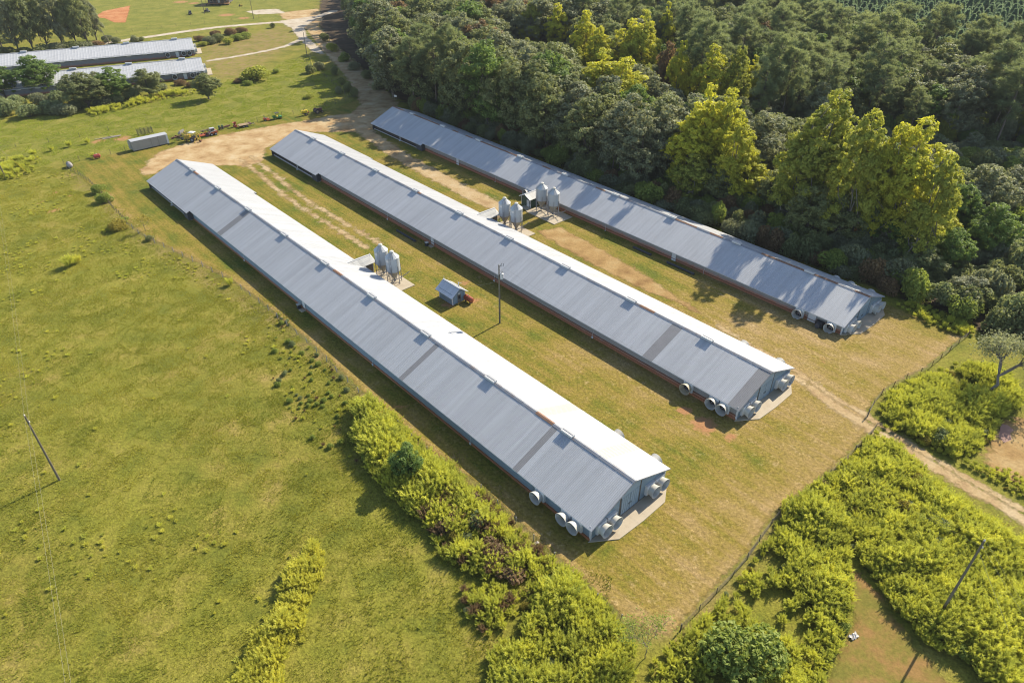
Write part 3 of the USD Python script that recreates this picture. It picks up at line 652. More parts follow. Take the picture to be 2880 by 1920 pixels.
# ------------------------------------------------------------------ feed bins
def feed_bin(label, loc, rotz, sign):
    t = thing("feed_bin", label, "feed bin", loc, rotz, "galvanised feed bins")
    R = 1.37
    prof = [[R - 0.02, 2.9]]
    for j in range(22): prof += [[R + 0.012, 2.9 + 3.0 * (j + 0.35) / 22], [R - 0.012, 2.9 + 3.0 * (j + 0.85) / 22]]
    prof += [[R, 5.9]]
    obj("bin_body", rev(prof, 36), M["bin"], t, smooth=50)
    rf = obj("bin_roof", rev([[R + 0.05, 5.86], [0.34, 6.85], [0.34, 6.95], [0.0, 6.95]], 24), M["bin"], t)
    obj("roof_rib", [bar(((R + 0.05) * math.cos(a), (R + 0.05) * math.sin(a), 5.9), (0.34 * math.cos(a), 0.34 * math.sin(a), 6.88), 0.018, 4) for a in np.arange(12) / 12 * 2 * PI], M["bin"], rf)
    obj("bin_lid", rev([[0.40, 6.9], [0.42, 7.05], [0.30, 7.16], [0, 7.2]], 20), M["offwhite"], t)
    obj("hopper", rev([[R - 0.01, 2.9], [0.22, 0.95], [0.2, 0.75]], 24), M["hopper"], t, smooth=30)
    obj("boot", [box(0.5, 0.5, 0.4, (0, 0, 0.4))], M["grey"], t)
    obj("auger_tube", [tube([(0, 0, 0.6), (0, 1.2 * sign, 0.8), (0, 3.2 * sign, 1.9)], 0.07)], M["grey"], t)
    for j in range(6):
        a = j * PI / 3 + PI / 6; c, s = math.cos(a), math.sin(a)
        obj("leg", box(0.12, 0.09, 3.95, ((R + 0.06) * c, (R + 0.06) * s, 0.14), rz=a), M["grey"], t)
    br = []
    for j in range(6):
        a, b = j * PI / 3 + PI / 6, (j + 1) * PI / 3 + PI / 6
        pa, pb = np.array([R * math.cos(a), R * math.sin(a), 1.2]), np.array([R * math.cos(b), R * math.sin(b), 1.2])
        br.append(bar(pa, pb, 0.03)); 
        if j % 2: br.append(bar(pa - [0, 0, 0.9], pb + [0, 0, 1.3], 0.022))
    obj("brace", br, M["grey"], t)
    a0 = -0.55; ca, sa = math.cos(a0), math.sin(a0); tx = np.array([-sa, ca, 0]); rad = np.array([ca, sa, 0])
    lad = []
    for s in (-0.2, 0.2): lad.append(bar(rad * (R + 0.2) + tx * s + [0, 0, 0.4], rad * (R + 0.2) + tx * s + [0, 0, 6.2], 0.022)); lad.append(bar(rad * (R + 0.12) + tx * s + [0, 0, 6.0], rad * 0.5 + tx * s + [0, 0, 6.98], 0.022))
    for j in range(19): z = 0.6 + j * 0.3; lad.append(bar(rad * (R + 0.2) - tx * 0.2 + [0, 0, z], rad * (R + 0.2) + tx * 0.2 + [0, 0, z], 0.016))
    for j in range(5): f = j / 5; pp = rad * ((R + 0.12) * (1 - f) + 0.5 * f) + [0, 0, 6.0 * (1 - f) + 6.98 * f]; lad.append(bar(pp - tx * 0.2, pp + tx * 0.2, 0.016))
    for s in (-0.3, 0.3):
        th = np.linspace(-0.3, 2.2, 8); lad.append(tube([rad * (R - 0.35 + 0.5 * math.cos(q)) + tx * s + np.array([0, 0, 6.05 + 0.55 * math.sin(q)]) for q in th], 0.018))
    obj("ladder", lad, M["grey"], t)
    q = a0 - 0.45
    pl = []
    for d in np.linspace(-0.17, 0.17, 5):
        pl.append(box(0.02, 0.13, 0.42, ((R + 0.03) * math.cos(q + d), (R + 0.03) * math.sin(q + d), 5.15), rz=q + d))
    obj("label_plate", pl, M["litter"], t)
    return t
BL = {0: ["weathered blue-grey steel feed bin beside the nearest house, closer of the pair", "blue-grey steel feed bin against the nearest house's control room"],
      1: ["feed bin by the middle house, nearer the camera of its pair", "feed bin by the middle house, next to its control room"],
      2: ["pale grey feed bin on the slab by the wooded house, right one of the pair", "grey feed bin beside the dark green control room"]}
for k in range(3):
    for j, u in enumerate((70.75, 74.75)):
        v = (-10.95, -10.75, 11.0)[k]
        feed_bin(BL[k][j], hv(k, u, v, 0.0), HOUSE[k][1] + (PI / 2 + 1.2 if k < 2 else 1.9), 1 if k == 2 else 1)

# ------------------------------------------------------------------ pump house with its tank
def pump_house():
    u0, v0 = 58.0, -15.7
    t = thing("pump_house", "small blue-grey pump house with a gabled metal roof and brown door", "shed", hv(0, u0, v0), HOUSE[0][1])
    L2, W2, H, R = 2.05, 1.55, 2.2, 3.35
    for s in (-1, 1):
        w = obj("side_wall", box(2 * L2, 0.1, H + 0.1, (0, s * (W2 - 0.05), 0)), M["bluewall"], t)
        for j in range(11): obj("batten", box(0.05, 0.03, H, (-L2 + 0.2 + j * 0.37, s * (W2 + 0.015), 0.02)), M["bluewall"], w)
    for s in (-1, 1):
        e = trimesh.creation.extrude_polygon(Polygon([(-W2 + 0.1, 0), (W2 - 0.1, 0), (W2 - 0.1, H), (0, R - 0.15), (-W2 + 0.1, H)]), 0.1, engine="earcut")
        e.vertices = np.column_stack([e.vertices[:, 2] - 0.05 + s * (L2 - 0.05), e.vertices[:, 0], e.vertices[:, 1]])
        w = obj("end_wall", e, M["bluewall"], t)
        for j in range(8):
            yy = -W2 + 0.25 + j * 0.37
            obj("batten", box(0.03, 0.05, H + (R - H) * (1 - abs(yy) / W2) - 0.25, (s * (L2 + 0.015), yy, 0.02)), M["bluewall"], w)
    for s in (-1, 1):
        v = np.array([(uu, s * vv, zz) for uu in (-L2 - 0.55, L2 + 0.55) for vv, zz in ((0, R), (0, R - 0.06), (W2 + 0.55, R - (R - H) / W2 * (W2 + 0.55) + 0.06), (W2 + 0.55, R - (R - H) / W2 * (W2 + 0.55)))])
        rf = obj("roof", trimesh.convex.convex_hull(v), M["galv"], t)
        sl = math.atan2(R - H, W2)
        obj("roof_rib", [tube([(-L2 - 0.5 + j * 0.31, s * 0.1, R - 0.02), (-L2 - 0.5 + j * 0.31, s * (W2 + 0.53), R - (R - H) / W2 * (W2 + 0.53) + 0.05)], 0.022, 4) for j in range(17)], M["galv"], rf)
    obj("ridge_cap", box(2 * L2 + 1.1, 0.3, 0.05, (0, 0, R + 0.0)), M["vent"], t)
    for a in (-1, 1):
        for b in (-1, 1): obj("corner_trim", [box(0.12, 0.05, H, (a * (L2 - 0.04), b * (W2 + 0.035), 0)), box(0.05, 0.12, H, (a * (L2 + 0.035), b * (W2 - 0.04), 0))], M["white"], t)
    d = obj("door", box(0.05, 0.8, 1.75, (-L2 - 0.04, -0.1, 0.08)), M["wood"], t)
    obj("pane", box(0.03, 0.5, 0.7, (-L2 - 0.08, -0.1, 0.85)), M["glass"], d)
    obj("notice", box(0.02, 0.55, 0.3, (-L2 - 0.08, -0.1, 1.86)), M["offwhite"], t)
    obj("flue_pipe", [cyl(0.09, 0.9, (-0.9, -1.0, R - 0.75)), cyl(0.13, 0.1, (-0.9, -1.0, R + 0.15))], M["alu"], t)
    obj("weather_mast", [bar((1.9, 0.3, R - 0.3), (1.9, 0.3, R + 1.0), 0.03), tube([(-0.9, -1.0, R + 0.1), (-1.2, -1.2, R + 0.25), (-1.35, -1.35, R + 0.1)], 0.03)], M["white"], t)
    t2 = thing("fuel_tank", "horizontal rusty orange fuel tank lying beside the blue-grey pump house", "tank", hv(0, 54.75, -17.2), HOUSE[0][1])
    prof = [[0, -1.12], [0.3, -1.08], [0.5, -0.97], [0.55, -0.85], [0.55, 0.85], [0.5, 0.97], [0.3, 1.08], [0, 1.12]]
    tk = obj("tank_body", T(T(rev(prof, 28), ry=PI / 2), (0, 0, 0.85)), M["orange_tank"], t2, smooth=35)
    obj("tank_band", [T(T(rev([[0.55, -0.03], [0.57, -0.03], [0.57, 0.03], [0.55, 0.03]], 28), ry=PI / 2), (q, 0, 0.85)) for q in (-0.7, 0, 0.7)], M["orange_tank"], tk)
    obj("tank_legs", [box(0.1, 0.8, 0.45, (q, 0, 0)) for q in (-0.65, 0.65)], M["darkgrey"], t2)
    obj("valve", [cyl(0.09, 0.2, (0.1, 0, 1.38)), T(rev([[0, -0.01], [0.06, 0], [0, 0.12]], 10), (-0.4, 0, 1.4))], M["grey"], t2)
pump_house()

# black plastic pipes lying along the walls
for k, u0, u1, lab in [(1, 82.0, 89.5, "long black pipe lying at the foot of the middle house's clay-stained wall"), (2, 42.2, 47.2, "short black pipe lying by the wooded house's wall, farther of two"), (2, 31.0, 38.0, "long black pipe lying by the wooded house's wall, nearer of two")]:
    a, b = hv(k, u0, 9.4, 0.22), hv(k, u1, 9.4, 0.22)
    ln = u1 - u0; prof = []
    for j in range(int(ln / 0.25)): prof += [[0.22, j * 0.25], [0.25, j * 0.25 + 0.12]]
    prof = [[0.2, 0]] + prof + [[0.2, ln]]
    t = thing("drain_pipe", lab, "pipe", a, HOUSE[k][1])
    obj("pipe_wall", T(rev(prof, 14), ry=PI / 2), M["black"], t)
    obj("pipe_cradle", [box(0.15, 0.7, 0.08, (q, 0, -0.22)) for q in (0.4, ln / 2, ln - 0.4)], M["wood"], t)

# ------------------------------------------------------------------ far pair of houses
def far_house(label, r0, r1, rise_px):
    a, b = G(*r0, 5.4), G(*r1, 5.4)
    yaw = math.atan2(b[1] - a[1], b[0] - a[0]); ln = 130.0
    t = thing("poultry_house", label, "poultry house", (a[0], a[1], 0), yaw, "distant poultry houses across the meadow")
    W2, RZ, EZ = 8.7, 5.6, 2.5
    rz = lambda v: RZ - (RZ - EZ) / W2 * abs(v)
    for s in (-1, 1):
        v = np.array([(u, s * vv, rz(vv) - c) for u in (0, ln) for vv in (0, W2) for c in (0.0, 0.08)])
        rf = obj("roof", trimesh.convex.convex_hull(v), M["under"], t)
        n = 125
        for j in range(n):
            u0, u1 = ln * j / n, ln * (j + 1) / n
            prof = [(u0, 0.0), (u0 + 0.7, 0.0), (u0 + 0.76, 0.022), (u0 + 0.94, 0.022), (u1, 0.0)]
            vv = np.array([(p, s * q, rz(q) + 0.012 + h) for q in (0.05, W2 + 0.05) for p, h in prof])
            aa = np.arange(4); qd = np.stack([aa, aa + 1, aa + 6, aa + 5], 1)
            obj("roof_sheet", (vv, qd[:, ::-1] if s > 0 else qd), M["galv"], rf)
        obj("eave_trim", box(ln, 0.05, 0.14, (ln / 2, s * W2, EZ - 0.1)), M["white"], t)
        obj("side_wall", box(ln - 0.8, 0.12, 2.75, (ln / 2, s * 8.2, 0)), M["wall_far"], t)
    obj("ridge_cap", box(ln, 0.5, 0.06, (ln / 2, 0, RZ + 0.02)), M["vent"], t)
    for j in range(7):
        obj("ridge_vent", [box(2.3, 0.9, 0.5, (7 + j * 19.0, 0, RZ)), box(2.4, 1.0, 0.05, (7 + j * 19.0, 0, RZ + 0.5))], M["vent"], t)
    for u in (0.4, ln - 0.4):
        e = trimesh.creation.extrude_polygon(Polygon([(-8.1, 0), (8.1, 0), (8.1, rz(8.1) - 0.1), (0, RZ - 0.1), (-8.1, rz(8.1) - 0.1)]), 0.1, engine="earcut")
        e.vertices = np.column_stack([e.vertices[:, 2] - 0.05 + u, e.vertices[:, 0], e.vertices[:, 1]])
        obj("end_wall", e, M["bluewall"], t)
    for v in (4.8, 2.8, -2.8, -4.8): fan(t, (0.35, v, 1.4), PI, M["offwhite"], 0)
    for u in (2.4, 4.6, 11.0): fan(t, (u, 8.25, 1.35), PI / 2, M["offwhite"], 0)
    obj("door", box(1.2, 0.08, 2.1, (7.2, 8.28, 0.1)), M["white"], t)
    for j in range(18):
        obj("air_inlet", box(1.7, 0.1, 0.32, (13.5 + j * 6.2, 8.28, 2.05)), M["offwhite"], t)
    obj("concrete_slab", box(3, 11, 0.15, (-1.2, 0, 0)), M["concrete"], t)
far_house("distant poultry house beside the gravel road, cream inlets along its wall", (440, 88.6), (0, 126.3), 0)
far_house("distant poultry house partly screened by trees at the meadow's edge", (461.8, 133.6), (29.4, 174), 0)
#PART4

# ------------------------------------------------------------------ fences
def fence(label, pts, spacing, hgt=1.25, wires=5, mat="wire", r=0.05, wood_every=0, mesh_wire=False, seed=1, lean=0.06, r_wire=0.010):
    rr = np.random.default_rng(seed)
    l = LineString(GP(pts)); n = max(2, int(l.length / spacing))
    s = np.linspace(0, l.length, n + 1)
    P = np.array([l.interpolate(q).coords[0] for q in s])
    o = P[0]
    t = thing("fence", label, "fence", (o[0], o[1], 0))
    tops = []
    for j, p in enumerate(P):
        wood = wood_every and j % wood_every == 0
        h = hgt * (1.15 if wood else rr.uniform(0.92, 1.08))
        dx, dy = rr.normal(0, lean, 2) * h
        q = np.array([p[0] - o[0], p[1] - o[1], 0])
        obj("post", tube([q - [0, 0, 0.2], q + [dx, dy, h]], 0.09 if wood else r, 7 if wood else 5), M["polewood"] if wood else M[mat], t)
        tops.append((q, np.array([dx, dy, h])))
    for k in range(wires):
        f = 0.95 - k * 0.85 / max(1, wires - 1)
        line = []
        for j, (q, d) in enumerate(tops):
            line.append(q + d * f)
            if j + 1 < len(tops):
                q2, d2 = tops[j + 1]; line.append((q + d * f + q2 + d2 * f) / 2 - [0, 0, 0.03])
        obj("strand", tube(np.array(line), r_wire, 3), M["wire"], t)
    if mesh_wire:
        st = []
        for j in range(len(tops) - 1):
            (q, d), (q2, d2) = tops[j], tops[j + 1]
            m = max(2, int(np.linalg.norm(q2 - q) / 0.3))
            for a in range(1, m):
                f = a / m; b = q * (1 - f) + q2 * f; dd = d * (1 - f) + d2 * f
                st.append(tube([b + dd * 0.06, b + dd * 0.95], 0.007, 3))
        data(obj("stay_wire", st, M["wire"], t), kind="stuff")
    return t
fence("thin wire fence on pale posts between the open pasture and the nearest house", [(292, 515), (330, 546), (400, 580), (470, 615), (540, 652), (620, 716), (700, 782), (765, 845), (830, 908), (905, 972), (985, 1042), (1045, 1085), (1105, 1127), (1180, 1196), (1255, 1270), (1340, 1348), (1425, 1424)], 3.6, mat="grey", r=0.07, r_wire=0.013, seed=3, mesh_wire=True)
fence("closely posted dark fence curving down from the rolled netting", [(155, 392), (178, 400), (210, 422), (240, 455), (262, 482), (292, 513)], 1.9, 1.35, 5, "polewood", 0.06, seed=4)
fence("sagging woven wire fence between the mown yard and the yellow-green thicket", [(1563, 1447), (1640, 1368), (1675, 1330), (1712, 1292), (1750, 1235), (1790, 1178), (1840, 1140), (1885, 1110), (1925, 1075), (1965, 1035), (2008, 985)], 3.4, 1.25, 7, "polewood", 0.055, wood_every=12, seed=5, mesh_wire=True)
fence("rusty wire fence along the yard's right corner up to the woods", [(1992, 957), (2008, 925), (2030, 900), (2080, 872), (2130, 850), (2170, 815), (2222, 772)], 3.2, 1.2, 6, "rust", 0.055, wood_every=11, seed=6, mesh_wire=True)
fence("post and wire fence behind the parked machinery along the green meadow", [(148, 378), (170, 372), (225, 362), (285, 348), (340, 335), (400, 322), (450, 310), (520, 298), (560, 288), (600, 277), (650, 268), (690, 260), (740, 247), (790, 235), (815, 228)], 4.0, 1.5, 4, "polewood", 0.06, seed=7)
fence("wire fence beside the shaded farm road with leaning posts", [(700, 143), (722, 155), (745, 175), (765, 192), (782, 210), (800, 225)], 3.2, 1.5, 4, "polewood", 0.07, seed=8, lean=0.12)
fence("distant wire fence above the pale gravel road", [F3(20, 372), F3(170, 358), F3(320, 343), F3(590, 312), F3(880, 278), F3(1160, 250), F3(1420, 222), F3(1700, 195)], 6.5, 1.3, 3, "polewood", 0.06, seed=9)
fence("old cross fence in the pasture at the left edge", [(-40, 352), (0, 345), (45, 338), (100, 330), (170, 318), (250, 300)], 7, 1.2, 2, "polewood", 0.07, seed=10)

# ------------------------------------------------------------------ poles and wires
def utility_pole(label, loc, h, parts="", lean=(0, 0), r=0.16):
    t = thing("utility_pole", label, "utility pole", (loc[0], loc[1], 0))
    top = np.array([lean[0], lean[1], h])
    obj("shaft", tube([(0, 0, -0.3), top * 0.5, top], r, 12, r2=r * 0.68), M["polewood"], t)
    if "t" in parts:
        o = obj("transformer", [T(rev([[0, 0], [0.27, 0], [0.29, 0.05], [0.29, 0.95], [0.31, 0.97], [0.31, 1.03], [0.2, 1.1], [0, 1.12]], 20), (0.47, -0.1, h - 2.7))], M["vent"], t, smooth=35)
        obj("bushing", [cyl(0.05, 0.35, (0.4, -0.1, h - 1.6), n=8), cyl(0.05, 0.35, (0.58, -0.02, h - 1.6), n=8)], M["grey"], o)
        obj("bracket", box(0.3, 0.1, 0.6, (0.15, -0.05, h - 2.5)), M["darkgrey"], t)
        for j, (a, b) in enumerate(((0.35, 0.1), (0.75, 0.0))):
            obj("cutout_fuse", [bar((0.08, 0, h - 0.35), (a, b, h - 0.05), 0.025), bar((a, b, h - 0.25), (a + 0.12, b + 0.05, h + 0.3), 0.06, 8)], M["grey"], t)
        obj("service_drop", tube([(0.1, 0, h - 3.2), (0.16, -0.02, h - 6), (0.15, 0, 1.0)], 0.025), M["darkgrey"], t)
    for j, z in enumerate((h + 0.02, h - 1.1)):
        q = top * (z / h)
        obj("insulator", [T(rev([[0, 0], [0.05, 0], [0.09, 0.06], [0.05, 0.1], [0.09, 0.16], [0.04, 0.24], [0, 0.25]], 12), q + ([0.0, 0, 0] if j == 0 else [0.2, 0, 0])), bar(q, q + ([0, 0, 0.02] if j == 0 else [0.2, 0, 0.02]), 0.03)], M["litter"], t)
    return t, [np.array([loc[0], loc[1], 0]) + top * (z / h) + d for z, d in ((h + 0.2, np.array([0, 0, 0])), (h - 1.0, np.array([0.2, 0, 0.1])))]
def wire(label, a, b, sag, r=0.010, group=None):
    a, b = np.array(a, float), np.array(b, float); f = np.linspace(0, 1, 25)[:, None]
    p = a * (1 - f) + b * f; p[:, 2] -= (4 * sag * f * (1 - f))[:, 0]
    obj("power_line", tube(p, r, 4), M["cable"], label=label, cat="wire", group=group)
pL = G(137, 1102); pL2 = GF(15, 500); d = pL2 - pL; pLn = pL - d * 0.95
_, topL = utility_pole("leaning grey utility pole standing alone in the open pasture", pL, 11.8)
_, topL2 = utility_pole("utility pole in the weeds at the pasture's left edge", pL2, 11.8)
pM = G(1148, 742)
_, topM = utility_pole("tall utility pole with a grey transformer between the two houses", pM, 12.2, "t")
pR = GF(2641.7, 1730)
_, topR = utility_pole("slanting utility pole rising from the bright thicket, lower right", pR, 13.0)
pRn = np.array([topR[0][0] - 0.6, -8.0, 11.5])
for j, nm in enumerate(("upper", "lower")):
    wire(f"{nm} power line from the pasture pole away to the pole in the weeds", topL[j], topL2[j], 1.6)
    wire(f"{nm} power line running from the pasture pole down out of the frame", topL[j], topL[j] - d * 0.95 + np.array([0, 0, 0.0]), 1.4)
    wire(f"{nm} power line from the slanting pole down out of the frame", topR[j], topR[j] + np.array([-0.6 + 0.2 * j, -46, -0.3]), 1.0)
    wire(f"{nm} thin span between the slanting pole and the transformer pole", topR[j], topM[j], 1.5, 0.008)
wire("service wire from the transformer pole to the pump house", pM + [0.1, 0, 9.0], hv(0, 56.1, -15.4, 4.0), 0.5, 0.012)
pT = GF(280 + 2215 / 3.794, 600 / 3.794)
_, topT = utility_pole("pole with yellow guy sleeve beside the road bend", pT, 9.5)
_, topA = utility_pole("brown pole by the parked buggies on the far lawn", GF(280 + 1122 / 3.794, 150 / 3.794), 10.5)
_, topB = utility_pole("grey pole beside the far roadside fence", GF(280 + 1645 / 3.794, 205 / 3.794), 10.0)
wire("far power line across the road bend", topT[0], topB[0], 1.5, 0.02)
wire("power line from the road bend pole over the trees by the far houses", topT[0], np.array([-190, 215, 9.0]), 2.5, 0.02)
def guy(label, loc, a, b):
    t = thing("guy_wire", label, "guy wire", loc)
    obj("cable", bar((0, 0, 0), np.array(a), 0.015, 4), M["grey"], t)
    obj("sleeve", bar(np.array(a) * 0.04, np.array(a) * b, 0.05, 6), M["yellow_poly"], t)
guy("yellow sleeved guy wire below the road bend pole", G(722, 163), pT + [0, 0, 8.5] - G(722, 163), 0.32)
guy("yellow sleeved guy wire in the weeds at the pasture edge", GF(80, 488), pL2 + [0, 0, 10.5] - GF(80, 488), 0.5)
guy("yellow guy sleeve in the thicket at the lower right corner", GF(2862, 1842), pR + [0, 0, 11.5] - GF(2862, 1842), 0.22)

# ------------------------------------------------------------------ machinery parked along the fence
def at(px, py): return G(px, py)
ROW = math.atan2(*(G(730, 262) - G(300, 345))[[1, 0]])       # the row's heading
def van_body():
    a, b = GF(330 + 345 / 7.35, 330 + 715 / 7.35), GF(330 + 1085 / 7.35, 330 + 550 / 7.35)
    yaw = math.atan2(b[1] - a[1], b[0] - a[0]); L = float(np.hypot(*(b - a)[:2])); W, H = 2.6, 2.7
    t = thing("storage_box", "grey van body used as a storage box on the yard's fence line, end door ajar", "storage box", a, yaw)
    y0 = 0.05
    sd = obj("side_panel", box(L, 0.06, H, (L / 2, 0, 0.25)), M["box"], t)
    for j in range(int(L / 0.62)): obj("side_rib", box(0.06, 0.03, H - 0.1, (0.35 + j * 0.62, -0.045, 0.3)), M["box"], sd)
    obj("side_panel", box(L, 0.06, H, (L / 2, W, 0.25)), M["box"], t)
    obj("end_panel", box(0.06, W - 0.07, H, (L - 0.03, W / 2, 0.25)), M["offwhite"], t)
    obj("end_trim", box(0.5, 0.04, H, (L - 0.28, -0.052, 0.25)), M["offwhite"], t)
    prof = [(-0.06, H + 0.25), (0.5, H + 0.36), (W / 2, H + 0.40), (W - 0.5, H + 0.36), (W + 0.06, H + 0.25), (W + 0.06, H + 0.2), (-0.06, H + 0.2)]
    e = trimesh.creation.extrude_polygon(Polygon(prof), L + 0.1, engine="earcut"); e.vertices = np.column_stack([e.vertices[:, 2] - 0.05, e.vertices[:, 0], e.vertices[:, 1]])
    obj("roof", e, M["boxroof"], t)
    obj("floor", box(L - 0.1, W - 0.1, 0.12, (L / 2, W / 2, 0.15)), M["wood"], t)
    d = obj("door", T(box(0.06, 1.2, H - 0.15, (0, 0.6, 0)), (0.0, 1.3, 0.3), rz=0.35), M["box"], t)
    obj("door", T(box(0.06, 1.05, H - 0.15, (0, 0.55, 0)), (0.02, 0.05, 0.3), rz=-0.05), M["box"], t, label="half-open dark-edged end door")
    for j, q in enumerate((0.52, 0.72)): obj("post", box(0.07, 0.05, H, (L * q, -0.055, 0.25)), M["wood"], t)
    for q in (0.5, L * 0.4, L * 0.75, L - 0.5): obj("skid", box(0.5, W, 0.25, (q, W / 2, 0)), M["dark"], t)
van_body()
def tank_red():
    p = GF(1352 / 4.9, 400 + 232 / 4.9)
    t = thing("fuel_tank", "red horizontal fuel tank on the grass by the corner fence", "tank", p, ROW)
    prof = [[0, -0.95], [0.3, -0.9], [0.52, -0.72], [0.55, -0.6], [0.55, 0.6], [0.52, 0.72], [0.3, 0.9], [0, 0.95]]
    obj("tank_body", T(T(rev(prof, 24), ry=PI / 2), (0, 0.5, 0.75)), M["red_tank"], t, smooth=35)
    obj("tank_legs", [box(0.08, 0.7, 0.4, (q, 0.5, 0)) for q in (-0.5, 0.5)], M["darkgrey"], t)
    obj("filler_cap", cyl(0.12, 0.15, (0.0, 0.5, 1.28)), M["litter"], t)
tank_red()
def pipe_gate():
    p = GF(330 + 440 / 7.35, 330 + 385 / 7.35)
    q = GF(330 + 745 / 7.35, 330 + 330 / 7.35)
    yaw = math.atan2(q[1] - p[1], q[0] - p[0]); L = float(np.hypot(*(q - p)[:2]))
    t = thing("cattle_pen", "dark pipe cattle pen panels behind the grey storage box", "pen", p, yaw)
    for y in (0, 1.6):
        for j in range(6): obj("rail", bar((0, y, 0.3 + j * 0.3), (L, y, 0.3 + j * 0.3), 0.035), M["darkgrey"], t)
        for j in range(5): obj("upright", bar((L * j / 4, y, 0), (L * j / 4, y, 1.85), 0.05), M["darkgrey"], t)
    for j in range(6): obj("rail", bar((L, 0, 0.3 + j * 0.3), (L, 1.6, 0.3 + j * 0.3), 0.035), M["darkgrey"], t)
pipe_gate()
def backhoe():
    p = GF(330 + 1560 / 7.35, 330 + 495 / 7.35)
    t = thing("backhoe_loader", "old yellow backhoe loader with white canopy and raised grey bucket", "backhoe", p, ROW + 2.35)
    obj("body", [box(3.2, 0.9, 0.55, (0.6, 0, 0.7)), box(1.7, 0.85, 0.65, (1.35, 0, 1.2))], M["yellow"], t)
    obj("grille", box(0.08, 0.8, 0.75, (2.24, 0, 0.95)), M["darkgrey"], t)
    obj("cab_floor", box(1.5, 1.4, 0.2, (-0.4, 0, 1.05)), M["darkgrey"], t)
    obj("seat", [box(0.5, 0.55, 0.25, (-0.5, 0, 1.25)), box(0.14, 0.55, 0.6, (-0.75, 0, 1.4))], M["dark"], t)
    for a in (-1.05, 0.25):
        for b in (-0.65, 0.65): obj("cab_post", bar((a, b, 1.2), (a, b, 2.72), 0.045), M["darkgrey"], t)
    obj("canopy", [box(1.75, 1.65, 0.12, (-0.4, 0, 2.7)), box(1.5, 1.4, 0.06, (-0.4, 0, 2.82))], M["white"], t)
    for s in (-1, 1): wheel(t, 0.72, 0.45, (-0.5, s * 0.85, 0.72)); wheel(t, 0.45, 0.3, (1.7, s * 0.75, 0.45), M["yellow"])
    for s in (-1, 1):
        obj("loader_arm", tube([(0.3, s * 0.6, 1.5), (1.6, s * 0.6, 2.1), (2.9, s * 0.6, 2.7)], 0.09, 6), M["yellow"], t)
        obj("loader_ram", bar((0.9, s * 0.6, 0.9), (1.9, s * 0.6, 2.1), 0.05), M["grey"], t)
    e = side_prism([(2.75, 2.35), (3.6, 2.5), (3.65, 2.6), (2.9, 2.55), (2.85, 3.3), (2.75, 3.3)], 2.2)
    bk = obj("loader_bucket", e, M["grey"], t)
    obj("bucket_cheek", [T(side_prism([(2.75, 2.35), (3.6, 2.5), (2.85, 3.3)], 0.06), (0, s * 1.08, 0)) for s in (-1, 1)], M["grey"], bk)
    obj("boom", [tube([(-1.3, 0, 1.0), (-1.9, 0.1, 2.3), (-2.6, 0.15, 2.5)], 0.13, 6)], M["yellow"], t)
    obj("dipper", [tube([(-2.6, 0.15, 2.55), (-2.8, 0.2, 1.6), (-2.75, 0.2, 0.7)], 0.11, 6)], M["yellow"], t)
    obj("digging_bucket", T(side_prism([(-0.35, 0), (0.3, 0.05), (0.35, 0.45), (0.1, 0.6), (-0.3, 0.45)], 0.6), (-2.7, 0.2, 0.15)), M["rust"], t)
    for s in (-1, 1): obj("stabiliser", [bar((-1.3, s * 0.4, 0.9), (-1.4, s * 1.3, 0.15), 0.08), box(0.3, 0.3, 0.06, (-1.4, s * 1.35, 0.08))], M["yellow"], t)
    obj("exhaust_stack", cyl(0.05, 0.7, (1.3, 0.2, 1.85), n=8), M["darkgrey"], t)
backhoe()
def hay_cage():
    p = GF(330 + 1395 / 7.35, 330 + 460 / 7.35)
    t = thing("bale_cradle", "dark steel bale cradle with wheels standing beside the backhoe", "farm implement", p, ROW)
    for j in range(5): obj("rail", bar((-1.2, 0.9, 0.9 + 0.25 * j), (1.3, 0.9, 0.9 + 0.25 * j), 0.04), M["darkgrey"], t)
    for j in range(4): obj("upright", bar((-1.2 + 0.83 * j, 0.9, 0.2), (-1.2 + 0.83 * j, 0.9, 2.0), 0.05), M["darkgrey"], t)
    obj("frame", [box(2.4, 0.12, 0.15, (0, 0, 0.5)), box(2.4, 0.12, 0.15, (0, 0.7, 0.5)), box(0.12, 0.8, 0.15, (-1.1, 0.35, 0.5)), box(0.12, 0.8, 0.15, (1.1, 0.35, 0.5)), bar((-1.1, 0.3, 0.5), (-2.4, 0, 0.4), 0.06)], M["darkgrey"], t)
    for q in (-0.7, 0.7): wheel(t, 0.42, 0.25, (q, -0.15, 0.42))
hay_cage()
